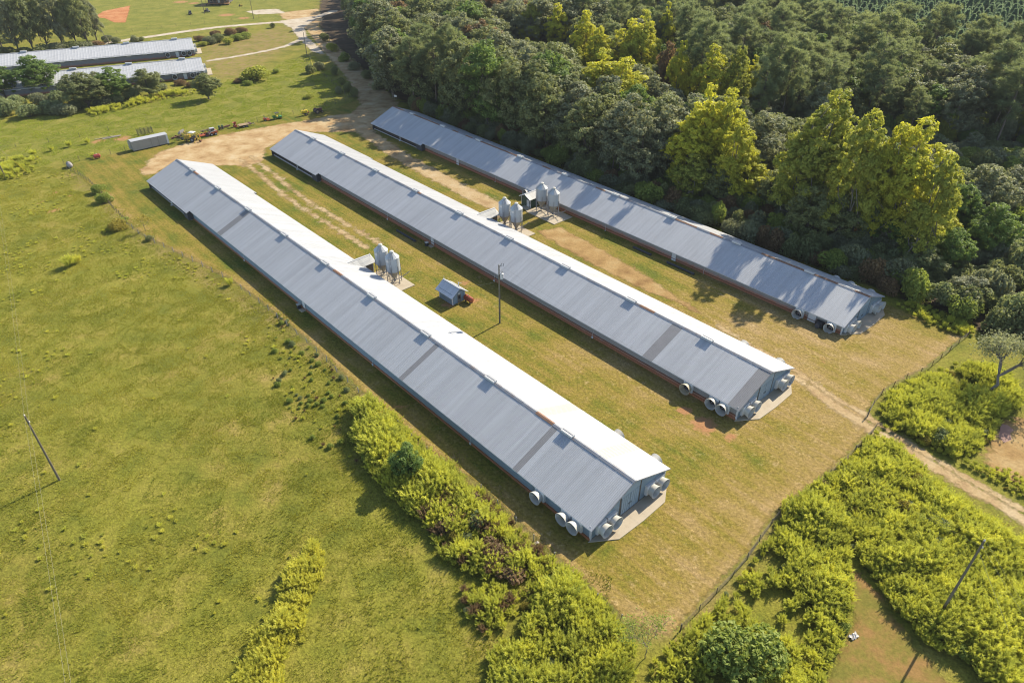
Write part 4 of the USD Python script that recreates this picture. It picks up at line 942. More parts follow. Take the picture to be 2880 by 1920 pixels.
def skid_steer():
    p = GF(330 + 1985 / 7.35, 330 + 365 / 7.35)
    t = thing("skid_steer", "orange and white skid steer loader with wire-sided cab", "skid steer", p, ROW + PI)
    obj("body", [box(2.2, 1.1, 0.7, (0, 0, 0.45)), side_prism([(-1.5, 0.6), (-0.6, 0.6), (-0.6, 1.35), (-1.35, 1.25)], 1.3)], M["orange"], t)
    obj("cab_frame", [bar((a, b, 1.1), (a, b, 2.15), 0.06) for a in (-0.55, 0.65) for b in (-0.5, 0.5)] + [box(1.4, 1.15, 0.08, (0.05, 0, 2.12)), box(0.05, 1.0, 0.9, (-0.55, 0, 1.2))], M["vent"], t)
    obj("side_screen", [box(1.1, 0.03, 0.85, (0.05, s * 0.52, 1.2)) for s in (-1, 1)], M["darkgrey"], t)
    obj("seat", [box(0.5, 0.5, 0.3, (0, 0, 1.1)), box(0.12, 0.5, 0.5, (-0.25, 0, 1.3))], M["dark"], t)
    for a in (-0.65, 0.6):
        for s in (-1, 1): wheel(t, 0.42, 0.3, (a, s * 0.75, 0.42), M["offwhite"])
    for s in (-1, 1): obj("lift_arm", tube([(-1.2, s * 0.72, 1.45), (0.6, s * 0.72, 1.25), (1.4, s * 0.6, 0.5)], 0.09, 6), M["offwhite"], t)
    obj("bucket", side_prism([(1.4, 0.05), (2.3, 0.05), (2.32, 0.12), (1.55, 0.15), (1.5, 0.75), (1.4, 0.75)], 1.8), M["maroon"], t)
skid_steer()
def implement(label, px, py, kind, mats, rz=0.0):
    t = thing("farm_implement", label, "farm implement", GF(px, py), ROW + rz)
    a, b = mats
    if kind == "mower":
        obj("deck", [trimesh.convex.convex_hull(np.array([(x, y, z) for x, y, z in [(-0.9, -0.9, 0.2), (0.9, -0.9, 0.2), (0.9, 0.9, 0.2), (-0.9, 0.9, 0.2), (-0.7, -0.7, 0.45), (0.7, -0.7, 0.45), (0.7, 0.7, 0.45), (-0.7, 0.7, 0.45)]]))], M[a], t)
        obj("gearbox", box(0.4, 0.3, 0.35, (0, 0, 0.45)), M[b], t)
        obj("hitch", [bar((0.7, -0.4, 0.4), (1.5, 0, 1.1), 0.05), bar((0.7, 0.4, 0.4), (1.5, 0, 1.1), 0.05), bar((-0.7, 0, 0.45), (1.5, 0, 1.1), 0.04)], M[a], t)
        wheel(t, 0.25, 0.15, (-1.1, 0, 0.25))
    if kind == "spreader":
        obj("cone", rev([[0.18, 0.7], [0.62, 1.5], [0.6, 1.5], [0.15, 0.72]], 20), M[a], t)
        obj("frame", [bar((-0.5, -0.5, 0.1), (0.5, -0.5, 0.1), 0.05), bar((-0.5, 0.5, 0.1), (0.5, 0.5, 0.1), 0.05), bar((0.5, -0.5, 0.1), (0.5, 0.5, 0.1), 0.05), bar((0.5, 0, 0.1), (0.5, 0, 1.2), 0.06), box(0.9, 0.9, 0.5, (-0.1, 0, 0.15))], M[a], t)
        obj("spinner", cyl(0.3, 0.05, (0, 0, 0.66)), M[b], t)
    if kind == "planter":
        for s in (-1, 1): obj("seed_box", [cyl(0.3, 0.55, (s * 0.5, 0, 0.8), n=14)], M[a], t)
        obj("toolbar", [box(1.8, 0.12, 0.12, (0, 0, 0.55)), bar((0, 0, 0.6), (0, 0.9, 1.0), 0.05), bar((-0.5, 0, 0.5), (-0.5, -0.3, 0.05), 0.05), bar((0.5, 0, 0.5), (0.5, -0.3, 0.05), 0.05)], M[b], t)
        for s in (-1, 1): wheel(t, 0.28, 0.12, (s * 0.5, 0.0, 0.28))
    if kind == "blade":
        obj("blade", side_prism([(-0.1, 0.0), (0.0, 0.0), (0.16, 0.3), (0.1, 0.65), (0.0, 0.65), (0.05, 0.3)], 2.6), M[a], t)
        obj("drawbar", [bar((0, 0, 0.4), (-1.3, 0, 0.6), 0.08), bar((-1.3, -0.35, 0.4), (-1.3, 0.35, 0.4), 0.05), bar((-1.3, 0, 0.4), (-1.3, 0, 1.0), 0.05)], M[b], t)
    return t
implement("bright orange rotary mower deck between the backhoe and skid steer", 330 + 1755 / 7.35, 330 + 385 / 7.35, "mower", ("orange", "darkgrey"))
implement("dark red bucket attachment frame left of the skid steer", 330 + 1880 / 7.35, 330 + 355 / 7.35, "blade", ("maroon", "red"), PI / 2)
implement("small dull green planter right of the skid steer", 330 + 2150 / 7.35, 330 + 255 / 7.35, "planter", ("dkgreen", "darkgrey"))
implement("red cone spreader beside the flat-decked trailer", 560 + 600 / 5.88, 280 + 455 / 5.88, "spreader", ("red", "grey"))
implement("rusty scraper blade by the fence, right of the bale cradle", 330 + 1250 / 7.35, 330 + 425 / 7.35, "blade", ("rust", "rust"), 0.4)
def beam(label, a, b, r, mat):
    p, q = GF(*a), GF(*b); t = thing("timber_beam", label, "beam", p)
    obj("timber", box(float(np.hypot(*(q - p)[:2])), r, r, (float(np.hypot(*(q - p)[:2])) / 2, 0, 0.12)), M[mat], t) if False else obj("timber", T(box(float(np.hypot(*(q - p)[:2])), r, r, (float(np.hypot(*(q - p)[:2])) / 2, 0, 0.25)), rz=math.atan2(q[1] - p[1], q[0] - p[0])), M[mat], t)
    obj("bearer", [T(box(0.25, 0.9, 0.25, (u, 0, 0)), rz=math.atan2(q[1] - p[1], q[0] - p[0])) for u in (0.8, float(np.hypot(*(q - p)[:2])) - 0.8)], M["wood"], t)
beam("long rusty beam on the ground between the planter and spreader", (330 + 2130 / 7.35, 330 + 250 / 7.35), (330 + 2330 / 7.35, 330 + 195 / 7.35), 0.4, "rust")
beam("pale squared timber lying behind the skid steer", (330 + 1720 / 7.35, 330 + 310 / 7.35), (330 + 1930 / 7.35, 330 + 262 / 7.35), 0.25, "deck")
beam("rusty rail lying by the fence behind the bale cradle", (330 + 1110 / 7.35, 330 + 460 / 7.35), (330 + 1330 / 7.35, 330 + 400 / 7.35), 0.3, "rust")
def trailer():
    p = GF(560 + 760 / 5.88, 280 + 450 / 5.88)
    t = thing("flat_trailer", "flatbed trailer with a tan plank deck by the spreader", "trailer", p, ROW)
    fr = obj("frame", [box(4.0, 0.12, 0.16, (0, s * 0.8, 0.62)) for s in (-1, 1)] + [box(0.12, 1.6, 0.14, (q, 0, 0.62)) for q in (-1.9, 0, 1.9)] + [bar((2.0, 0.6, 0.65), (3.1, 0, 0.55), 0.06), bar((2.0, -0.6, 0.65), (3.1, 0, 0.55), 0.06)], M["darkgrey"], t)
    for j in range(7): obj("plank", box(3.2, 0.29, 0.06, (-0.4, -0.93 + j * 0.31, 0.79)), M["deck"], t)
    obj("front_rack", [box(0.7, 1.7, 0.1, (1.7, 0, 0.8)), bar((1.4, -0.8, 0.8), (1.4, -0.8, 1.3), 0.04), bar((1.4, 0.8, 0.8), (1.4, 0.8, 1.3), 0.04), bar((1.4, -0.8, 1.3), (1.4, 0.8, 1.3), 0.04)], M["maroon"], t)
    for q in (-0.6, 0.3):
        for s in (-1, 1): wheel(t, 0.36, 0.22, (q, s * 1.0, 0.36))
    obj("hitch_jack", bar((3.0, 0, 0.05), (3.0, 0, 0.9), 0.05), M["grey"], t)
trailer()
def zero_turn():
    p = GF(560 + 1118 / 5.88, 280 + 350 / 5.88)
    t = thing("riding_mower", "orange zero-turn riding mower with black roll bar", "mower", p, ROW)
    obj("mower_deck", [trimesh.convex.convex_hull(np.array([(x, y, z) for x in (-0.1, 1.0) for y in (-0.75, 0.75) for z in (0.15, 0.42)]))], M["orange"], t)
    obj("chassis", [box(1.7, 0.7, 0.3, (-0.1, 0, 0.4)), box(0.6, 0.9, 0.45, (-0.7, 0, 0.5))], M["orange"], t)
    obj("seat", [box(0.5, 0.5, 0.18, (-0.1, 0, 0.8)), box(0.14, 0.5, 0.5, (-0.38, 0, 0.9))], M["grey"], t)
    obj("roll_bar", tube([(-0.55, -0.5, 0.6), (-0.6, -0.48, 1.75), (-0.6, 0.48, 1.75), (-0.55, 0.5, 0.6)], 0.045, 6), M["black"], t)
    for s in (-1, 1): wheel(t, 0.32, 0.28, (-0.55, s * 0.55, 0.32)); wheel(t, 0.2, 0.15, (1.2, s * 0.45, 0.2)); obj("steer_lever", bar((0.2, s * 0.3, 0.7), (0.35, s * 0.15, 1.2), 0.02), M["black"], t)
zero_turn()
def utv(label, p, yaw, body, seat, roof, nm="utility_buggy"):
    t = thing(nm, label, "utility vehicle", p, yaw)
    obj("body", [trimesh.convex.convex_hull(np.array([(0.55, -0.7, 0.5), (0.55, 0.7, 0.5), (1.45, -0.6, 0.5), (1.45, 0.6, 0.5), (0.55, -0.7, 0.98), (0.55, 0.7, 0.98), (1.35, -0.55, 0.8), (1.35, 0.55, 0.8)])), box(2.8, 1.3, 0.16, (0, 0, 0.4))], M[body], t)
    obj("cargo_bed", [box(1.1, 1.35, 0.06, (-1.0, 0, 0.7)), box(1.1, 0.05, 0.3, (-1.0, 0.66, 0.7)), box(1.1, 0.05, 0.3, (-1.0, -0.66, 0.7)), box(0.05, 1.3, 0.3, (-1.53, 0, 0.7))], M[body], t)
    for s in (-1, 1): obj("seat", [box(0.5, 0.5, 0.2, (-0.1, s * 0.33, 0.72)), box(0.12, 0.5, 0.55, (-0.36, s * 0.33, 0.8))], M[seat], t)
    for a, a2 in ((-0.45, -0.4), (0.65, 0.35)):
        for s in (-1, 1): obj("cab_post", bar((a, s * 0.65, 0.6), (a2, s * 0.6, 1.88), 0.035), M["black"], t)
    obj("roof", [box(1.15, 1.4, 0.07, (-0.05, 0, 1.88)), box(0.9, 1.15, 0.05, (-0.05, 0, 1.95))], M[roof], t)
    for a in (-0.95, 0.98):
        for s in (-1, 1): wheel(t, 0.31, 0.25, (a, s * 0.68, 0.31), M["yellow"] if body == "green" else M["grey"])
    for s in (-1, 1): obj("headlight", box(0.05, 0.2, 0.1, (1.46, s * 0.4, 0.66)), M["litter"], t)
    obj("windscreen", T(box(0.02, 1.2, 0.75, (0, 0, 0)), (0.62, 0, 1.05), ry=-0.28), M["glass"], t) if body != "green" else None
utv("green utility vehicle with yellow seats and dark roof by the orange mower", GF(560 + 1300 / 5.88, 280 + 318 / 5.88), ROW - 0.1, "green", "yellow_poly", "darkgrey")
utv("black utility buggy standing alone on the far bright lawn", GF(280 + 970 / 3.794, 158 / 3.794), -1.0, "black", "dark", "darkgrey")
utv("black utility buggy beside the brown pole near the far house", GF(280 + 1150 / 3.794, 132 / 3.794), -0.3, "black", "dark", "black")
def sprayer():
    p = GF(560 + 1750 / 5.88, 280 + 265 / 5.88)
    t = thing("sprayer_trailer", "yellow plastic sprayer tank on a two-wheeled trailer behind the tractor", "trailer", p, ROW)
    prof = [[0, -1.15], [0.42, -1.1], [0.56, -0.95], [0.58, -0.4], [0.54, -0.36], [0.54, -0.3], [0.58, -0.26], [0.58, 0.26], [0.54, 0.3], [0.54, 0.36], [0.58, 0.4], [0.56, 0.95], [0.42, 1.1], [0, 1.15]]
    obj("tank", T(T(rev(prof, 24), ry=PI / 2), (-0.1, 0, 1.35)), M["yellow_poly"], t, smooth=35)
    obj("lid", cyl(0.2, 0.1, (-0.1, 0, 1.91)), M["black"], t)
    obj("frame", [box(2.3, 0.1, 0.12, (0, s * 0.4, 0.65)) for s in (-1, 1)] + [bar((1.1, 0, 0.65), (2.3, 0, 0.55), 0.06)], M["darkgrey"], t)
    obj("tank_strap", [T(T(rev([[0.585, -0.03], [0.6, -0.03], [0.6, 0.03], [0.585, 0.03]], 24), ry=PI / 2), (q, 0, 1.35)) for q in (-0.75, 0.55)], M["darkgrey"], t)
    for s in (-1, 1): wheel(t, 0.38, 0.22, (0.25, s * 0.72, 0.38), M["deck"])
    obj("pump", box(0.4, 0.4, 0.35, (1.3, 0, 0.7)), M["red"], t)
sprayer()
def tractor():
    p = GF(560 + 1945 / 5.88, 280 + 228 / 5.88)
    t = thing("tractor", "old dark tractor with tan wheel rims hitched to the yellow sprayer", "tractor", p, ROW)
    obj("bonnet", [box(1.5, 0.55, 0.6, (1.15, 0, 0.95)), box(1.8, 0.45, 0.4, (0.9, 0, 0.6))], M["maroon"], t)
    obj("rear_housing", box(1.0, 0.6, 0.6, (-0.2, 0, 0.6)), M["darkgrey"], t)
    for s in (-1, 1):
        wheel(t, 0.75, 0.4, (0, s * 0.8, 0.75), M["deck"]); wheel(t, 0.42, 0.22, (1.75, s * 0.6, 0.42), M["deck"])
        obj("mudguard", T(side_prism([(0.85 * math.cos(q), 0.85 * math.sin(q)) for q in np.linspace(0.5, 2.7, 9)] + [(0.8 * math.cos(q), 0.8 * math.sin(q)) for q in np.linspace(2.7, 0.5, 9)], 0.4), (0, s * 0.75, 0.75)), M["maroon"], t)
    obj("seat", [box(0.4, 0.45, 0.12, (-0.15, 0, 1.3)), box(0.1, 0.45, 0.35, (-0.35, 0, 1.4))], M["dark"], t)
    obj("steering_wheel", [T(rev([[0.18, -0.015], [0.21, 0], [0.18, 0.015], [0.17, 0], [0.18, -0.015]], 16), (0.4, 0, 1.6), ry=-0.5), bar((0.65, 0, 1.3), (0.4, 0, 1.6), 0.025)], M["dark"], t)
    obj("exhaust_stack", cyl(0.045, 0.8, (1.2, 0.1, 1.5), n=8), M["darkgrey"], t)
    obj("grille", box(0.06, 0.5, 0.6, (1.93, 0, 0.95)), M["darkgrey"], t)
tractor()
def net_roll():
    p = GF(970 / 4.9, 400 + 345 / 4.9)
    t = thing("net_roll", "pale grey heap of rolled netting at the yard's top left corner", "net roll", p, -0.9)
    prof = [[0, -1.3], [0.45, -1.25], [0.68, -0.9], [0.6, -0.2], [0.72, 0.3], [0.65, 0.95], [0.4, 1.3], [0, 1.32]]
    e = rev(prof, 22); e.vertices += 0.12 * (meshkit.noise(e.vertices * 2.3, 3)[:, None] - 0.5) * unit(e.vertices)
    obj("roll", T(T(e, ry=PI / 2), (0, 0, 0.75)), M["cloth"], t, smooth=50)
    obj("tie", [T(T(rev([[0.80, -0.03], [0.84, -0.03], [0.84, 0.03], [0.80, 0.03]], 22), ry=PI / 2), (q, 0, 0.75)) for q in (-0.55, 0.4)], M["darkgrey"], t)
net_roll()
def board_pile():
    t = thing("board_pile", "scattered pile of grey boards in the meadow behind the storage box", "board pile", G(245, 318), ROW)
    rr = np.random.default_rng(5)
    for j in range(9):
        obj("board", T(box(rr.uniform(2.5, 4.5), 0.28, 0.06, (rr.uniform(-1.2, 2.5), rr.uniform(-0.9, 0.9), 0.06 * (j % 4) + 0.05)), rz=rr.normal(0, 0.12)), M["oldwood"], t)
board_pile()
def sign_board():
    t = thing("sign_board", "small white board on posts at the wood's edge behind the far roof corner", "sign", GF(1113, 283), -0.4)
    obj("board", box(1.1, 0.05, 0.7, (0, 0, 1.2)), M["litter"], t)
    for s in (-1, 1): obj("post", box(0.08, 0.08, 1.9, (s * 0.45, 0.06, 0)), M["wood"], t)
sign_board()
for (x, y, sz, lab) in [(2401, 1790, 0.6, "crumpled white plastic sheet in the brown clearing, lower right"), (1508, 1528, 0.35, "white scrap lying by the pasture fence near the corner fans")]:
    rr = np.random.default_rng(int(x)); p = GF(x, y)
    gxx, gyy = np.meshgrid(np.linspace(-1, 1, 9), np.linspace(-0.5, 0.5, 7), indexing="ij")
    v = np.column_stack([gxx.ravel(), gyy.ravel(), np.zeros(63)]) * sz; v[:, 2] = 0.06 + 0.45 * sz * meshkit.noise(v * 4 / sz + x, 2); v[:, :2] += rr.normal(0, 0.08 * sz, (63, 2))
    i = (np.arange(8)[:, None] * 7 + np.arange(6)).ravel()
    obj("plastic_scrap", T(trimesh.Trimesh(v, np.vstack([np.stack([i, i + 7, i + 8], 1), np.stack([i, i + 8, i + 1], 1)]), process=False), p, rz=0.5), M["litter"], label=lab, cat="litter")
# far house with its porch, seen at the frame's top edge
def porch_house():
    p = GF(280 + 1250 / 3.794, 60 / 3.794); yaw = 0.06
    t = thing("farmhouse", "dark farmhouse with an orange wooden porch at the top edge", "house", p, yaw)
    obj("wall", box(12, 8, 3.4, (0.5, 7.0, 0.7)), M["brick"], t)
    obj("porch_floor", box(13, 2.9, 0.18, (0.5, 1.5, 0.75)), M["porch"], t)
    for j in range(7): obj("porch_post", box(0.16, 0.16, 3.0, (-5.8 + j * 2.1, 0.2, 0.9)), M["porch"], t); obj("pier", box(0.4, 0.4, 0.75, (-5.8 + j * 2.1, 0.3, 0)), M["darkgrey"], t)
    obj("railing", [box(12.6, 0.06, 0.08, (0.5, 0.15, q)) for q in (1.15, 1.75)], M["porch"], t)
    e = side_prism([(0, 4.1), (6.0, 6.6), (12.0, 4.1), (12.0, 3.95), (0, 3.95)], 13.6); e.vertices = e.vertices[:, [1, 0, 2]] + [0.5, -0.4, 0]; e.invert()
    obj("roof", e, M["darkgrey"], t)
    for j, x in enumerate((-3.5, 0.8, 4.5)):
        w = obj("window" if j != 1 else "door", box(1.2, 0.08, 1.3 if j != 1 else 2.1, (x, 2.96, 1.7 if j != 1 else 0.95)), M["white"], t)
        if j != 1: obj("pane", box(1.0, 0.04, 1.1, (x, 2.9, 1.8)), M["glass"], w)
porch_house()
def yellow_machine():
    t = thing("garden_tractor", "small yellow garden tractor near the far sandy patch", "tractor", GF(280 + 1505 / 3.794, 70 / 3.794), 0.2)
    obj("bonnet", box(1.0, 0.6, 0.45, (0.5, 0, 0.45)), M["yellow"], t); obj("seat", [box(0.4, 0.45, 0.12, (-0.4, 0, 0.7)), box(0.1, 0.45, 0.35, (-0.6, 0, 0.75))], M["dark"], t)
    obj("mower_deck", box(1.0, 1.2, 0.2, (0, 0, 0.15)), M["yellow"], t)
    for s in (-1, 1): wheel(t, 0.36, 0.25, (-0.5, s * 0.5, 0.36)); wheel(t, 0.22, 0.15, (0.8, s * 0.45, 0.22))
yellow_machine()
for x, y, lab in [(960 + 590 / 2.45, 640 + 128 / 2.45, "small dark trolley on the shaded grass below the middle house's door"), (380 + 1905 / 4.127, 580 + 1185 / 4.127, "dark bin with a white lid beside the nearest house's wall")]:
    t = thing("waste_bin", lab, "bin", GF(x, y), HOUSE[0][1])
    obj("body", trimesh.convex.convex_hull(np.array([(a * f, b * f, z) for f, z in ((0.26, 0.1), (0.34, 0.9)) for a in (-1, 1) for b in (-1, 1)])), M["black"], t)
    obj("lid", box(0.75, 0.72, 0.08, (0, 0, 0.9)), M["offwhite"], t)
    for s in (-1, 1): wheel(t, 0.12, 0.06, (0.25, s * 0.28, 0.12))
#PART5

# ------------------------------------------------------------------ foliage materials
def leaf(name, stops, trans=0.35, wscale=0.25, tint=0.5, rough=0.6, k=1.0):
    """leaf colour: differs from leaf to leaf and, more slowly, from place to place and tree to tree."""
    g = NG(); p = g.pos()
    isl = g("geometry") + ".random_per_island"
    n = g.noise(p, wscale, 3)
    ob = g("object_info") + ".random"
    t = g.math("add", g.math("multiply", isl, 1 - tint), g.math("add", g.math("multiply", n, tint * 0.75), g.math("multiply", ob, tint * 0.25)))
    c = g.ramp(t, [(a, tuple(min(0.9, q * k) for q in b)) for a, b in stops])
    b = g("principled_bsdf", base_color=c, roughness=rough, specular_ior_level=0.25) + ".BSDF"
    tc = g.mix(1.0, c, (1.15, 1.1, 0.8), "multiply")
    s = g("mix_closure", fac=trans, closure1=b, closure2=g("translucent_bsdf", color=tc) + ".BSDF") + ".closure"
    return g.done(name, s)
M["leaf_oak"] = leaf("oak_leaves", [(0.1, (0.058, 0.068, 0.028)), (0.4, (0.105, 0.115, 0.045)), (0.65, (0.165, 0.165, 0.068)), (0.9, (0.25, 0.22, 0.10))], 0.45, k=2.5)
M["leaf_dull"] = leaf("greyish_leaves", [(0.1, (0.07, 0.078, 0.045)), (0.45, (0.125, 0.132, 0.072)), (0.7, (0.185, 0.18, 0.10)), (0.95, (0.27, 0.225, 0.135))], 0.45, k=2.4)
M["leaf_brown"] = leaf("brown_leaves", [(0.1, (0.08, 0.055, 0.03)), (0.45, (0.16, 0.105, 0.05)), (0.7, (0.23, 0.155, 0.07)), (0.95, (0.28, 0.22, 0.07))], 0.45, k=2.0)
M["leaf_yellow"] = leaf("yellow_leaves", [(0.05, (0.17, 0.185, 0.03)), (0.35, (0.33, 0.32, 0.03)), (0.6, (0.48, 0.42, 0.035)), (0.85, (0.56, 0.41, 0.04)), (0.98, (0.58, 0.27, 0.05))], 0.48, k=1.75)
M["leaf_yellowgreen"] = leaf("yellow_green_leaves", [(0.05, (0.12, 0.14, 0.03)), (0.4, (0.24, 0.245, 0.035)), (0.7, (0.37, 0.335, 0.045)), (0.95, (0.52, 0.33, 0.06))], 0.45, k=1.8)
M["leaf_green"] = leaf("green_leaves", [(0.1, (0.055, 0.088, 0.022)), (0.5, (0.10, 0.135, 0.030)), (0.9, (0.17, 0.19, 0.05))], 0.45, k=2.2)
M["needle"] = leaf("pine_needles", [(0.1, (0.075, 0.095, 0.045)), (0.5, (0.135, 0.15, 0.065)), (0.9, (0.21, 0.21, 0.095))], 0.45, k=2.2)
M["needle_blue"] = leaf("young_pine_needles", [(0.1, (0.07, 0.105, 0.07)), (0.5, (0.13, 0.17, 0.10)), (0.9, (0.20, 0.23, 0.13))], 0.45, k=2.2)
M["fennel"] = leaf("feathery_weed", [(0.12, (0.12, 0.135, 0.026)), (0.38, (0.245, 0.25, 0.04)), (0.65, (0.37, 0.35, 0.058)), (0.92, (0.51, 0.46, 0.10))], 0.42, 0.5, 0.6, k=2.3)
M["fennel_pale"] = leaf("pale_feathery_weed", [(0.1, (0.24, 0.245, 0.04)), (0.45, (0.40, 0.385, 0.065)), (0.75, (0.52, 0.48, 0.10)), (0.95, (0.60, 0.54, 0.15))], 0.42, 0.5, 0.6, k=1.6)
M["shrub"] = leaf("shrub_leaves", [(0.1, (0.09, 0.12, 0.025)), (0.5, (0.16, 0.18, 0.035)), (0.9, (0.26, 0.25, 0.06))], 0.45, 0.4, k=2.1)
M["shrubgrey"] = leaf("grey_shrub_leaves", [(0.1, (0.10, 0.125, 0.055)), (0.5, (0.17, 0.185, 0.085)), (0.9, (0.25, 0.25, 0.13))], 0.45, 0.4, k=1.9)
M["shrubgold"] = leaf("golden_shrub_leaves", [(0.1, (0.12, 0.11, 0.02)), (0.5, (0.23, 0.19, 0.03)), (0.9, (0.34, 0.25, 0.05))], 0.45, 0.4, k=1.7)
M["dead"] = leaf("dead_brush", [(0.1, (0.10, 0.065, 0.035)), (0.5, (0.20, 0.135, 0.07)), (0.9, (0.30, 0.22, 0.12))], 0.3, 0.5, k=1.5)
M["blade"] = leaf("grass_blades", [(0.1, (0.13, 0.16, 0.02)), (0.4, (0.23, 0.225, 0.03)), (0.65, (0.33, 0.275, 0.05)), (0.9, (0.44, 0.34, 0.11))], 0.45, 0.12, 0.65, k=1.4)
M["bladelush"] = leaf("lush_blades", [(0.1, (0.14, 0.19, 0.022)), (0.5, (0.25, 0.27, 0.03)), (0.9, (0.36, 0.33, 0.07))], 0.45, 0.12, 0.6, k=1.4)
M["bark"] = plain("bark", (0.12, 0.095, 0.075), 0.95, 0, 0.25, 1.5)
M["barkpine"] = plain("pine_bark", (0.17, 0.125, 0.095), 0.95, 0, 0.25, 1.5)
M["barkgrey"] = plain("grey_bark", (0.20, 0.17, 0.14), 0.95, 0, 0.2, 1.5)

# ------------------------------------------------------------------ plants
def cards(rr, c, nrm, size, asp=0.6):
    """leaf cards at c facing nrm, each folded about its rib: two triangles."""
    n = len(c); a = unit(np.cross(nrm, rr.normal(0, 1, (n, 3)))); b = np.cross(nrm, a)
    s = size * rr.uniform(0.65, 1.35, (n, 1))
    v, f = quads(c, a * s, b * s * asp)
    v = v.reshape(n, 4, 3); v[:, [0, 2]] += (nrm * s * rr.uniform(-0.25, 0.35, (n, 1)))[:, None]
    return v.reshape(-1, 3), f
def limb(rr, a, b, r0, r1, wob=0.08, n=5, k=5):
    f = np.linspace(0, 1, k)[:, None]; p = a * (1 - f) + b * f
    p[1:-1] += rr.normal(0, wob * np.linalg.norm(b - a), (k - 2, 3)); return tube(p, r0, n, r1)
def broadleaf(seed, H, R, base, nlobe, nleaf, size, top=0.0, lobe_r=0.36, gaps=0.0, flat=1.0):
    """trunk with limbs; a crown of overlapping leaf masses, each made of clumps of single leaves."""
    rr = np.random.default_rng(seed)
    zc, rz = (H + base) / 2, (H - base) / 2
    C, L = [], []
    while len(C) < nlobe:
        d = unit(rr.normal(0, 1, 3)); q = rr.uniform(0.35, 0.78) ** 0.8
        z = d[2] * q * rz
        taper = 1 - top * max(0, z / rz)
        C.append([d[0] * q * R * taper, d[1] * q * R * taper, zc + z]); L.append(lobe_r * R * rr.uniform(0.7, 1.25) * (1 - 0.35 * top * max(0, z / rz)))
    C.append([0, 0, H - lobe_r * R * 0.9]); L.append(lobe_r * R * 0.85)
    C, L = np.array(C), np.array(L)
    ncl = 16
    dirs = unit(rr.normal(0, 1, (len(C), ncl, 3)) + [0, 0, 0.35])
    sub = C[:, None] + dirs * (L[:, None, None] * rr.uniform(0.75, 1.1, (len(C), ncl, 1))) * [1, 1, flat]
    sub, sd, sl = sub.reshape(-1, 3), dirs.reshape(-1, 3), np.repeat(L, ncl)
    inside = (np.linalg.norm(sub[:, None] - C[None], axis=2) < 0.62 * L[None]).any(1)
    keep = ~inside & (rr.random(len(sub)) > gaps)
    sub, sd, sl = sub[keep], sd[keep], sl[keep]
    w = sl ** 2 / (sl ** 2).sum(); idx = rr.choice(len(sub), nleaf, p=w)
    off = unit(rr.normal(0, 1, (nleaf, 3))) * rr.random((nleaf, 1)) ** 0.5
    pos = sub[idx] + off * sl[idx, None] * [0.42, 0.42, 0.34]
    nrm = unit(sd[idx] * 0.55 + off * 0.5 + rr.normal(0, 0.45, (nleaf, 3)) + [0, 0, 0.15])
    v, f = cards(rr, pos, nrm, size)
    crown = trimesh.Trimesh(v, f, process=False)
    wd = [tube([(0, 0, -0.3), (rr.normal(0, 0.1), rr.normal(0, 0.1), base * 0.6), (0, 0, base + rz * 0.5), (0, 0, H * 0.85)], R * 0.055 + 0.1, 7, 0.05)]
    for j in rr.choice(len(C), min(9, len(C)), replace=False):
        z0 = min(base * rr.uniform(0.8, 1.2), C[j][2] * 0.8)
        wd.append(limb(rr, np.array([0, 0, z0]), C[j] + [0, 0, L[j] * 0.3], R * 0.025 + 0.04, 0.03))
    return trimesh.util.concatenate(wd), crown
def pine(seed, H, R, bare, nbr, size):
    """tall bare bole; an open, rounded crown of upswept boughs, each ending in tufts of needles."""
    rr = np.random.default_rng(seed); lean = rr.normal(0, 0.35, 2)
    parts, wd = [], [tube([(0, 0, -0.3), (lean[0] * 0.3, lean[1] * 0.3, H * 0.5), (lean[0], lean[1], H)], 0.26, 7, 0.05)]
    for j in range(nbr):
        f = min(0.99, (j + rr.random()) / nbr); z = H * (bare + (1 - bare) * f)
        prof = math.sin(PI * (0.16 + 0.80 * f)) ** 0.7
        ln = R * prof * rr.uniform(0.35, 1.2) + 0.3; a = rr.uniform(0, 2 * PI)
        o = np.array([lean[0] * f, lean[1] * f, z]); d = np.array([math.cos(a), math.sin(a), rr.uniform(0.0, 0.55)])
        wd.append(limb(rr, o - [0, 0, 0.4], o + d * ln, 0.07, 0.025, 0.05, 4, 4))
        for q in range(int(3 + ln * 1.5)):
            c = o + d * ln * rr.uniform(0.55, 1.08) + rr.normal(0, 0.38, 3) * [1, 1, 0.6]
            m = 34; dd = unit(rr.normal(0, 1, (m, 3)) + [0, 0, 0.5])
            s = size * rr.uniform(0.5, 1.1, (m, 1)); side = unit(np.cross(dd, rr.normal(0, 1, (m, 3)))) * 0.05
            parts.append(quads(c + dd * s * 0.6, dd * s * 0.55, side))
    return trimesh.util.concatenate(wd), join(parts)
def young_pine(seed, H, R, n):
    rr = np.random.default_rng(seed); f = rr.random(n) ** 0.75; z = H * (0.06 + 0.94 * f)
    rad = R * (1 - f) ** 0.75 * rr.uniform(0.5, 1.1, n) + 0.05; a = rr.uniform(0, 2 * PI, n)
    pos = np.column_stack([rad * np.cos(a), rad * np.sin(a), z + 0.15 * rad]); out = np.column_stack([np.cos(a), np.sin(a), np.full(n, 0.8)])
    d = unit(out + rr.normal(0, 0.45, (n, 3))); side = unit(np.cross(d, rr.normal(0, 1, (n, 3))))
    s = rr.uniform(0.3, 0.6, (n, 1))
    return tube([(0, 0, -0.2), (0, 0, H * 0.97)], 0.1, 5, 0.02), trimesh.Trimesh(*quads(pos, d * s, side * s * 0.35), process=False)
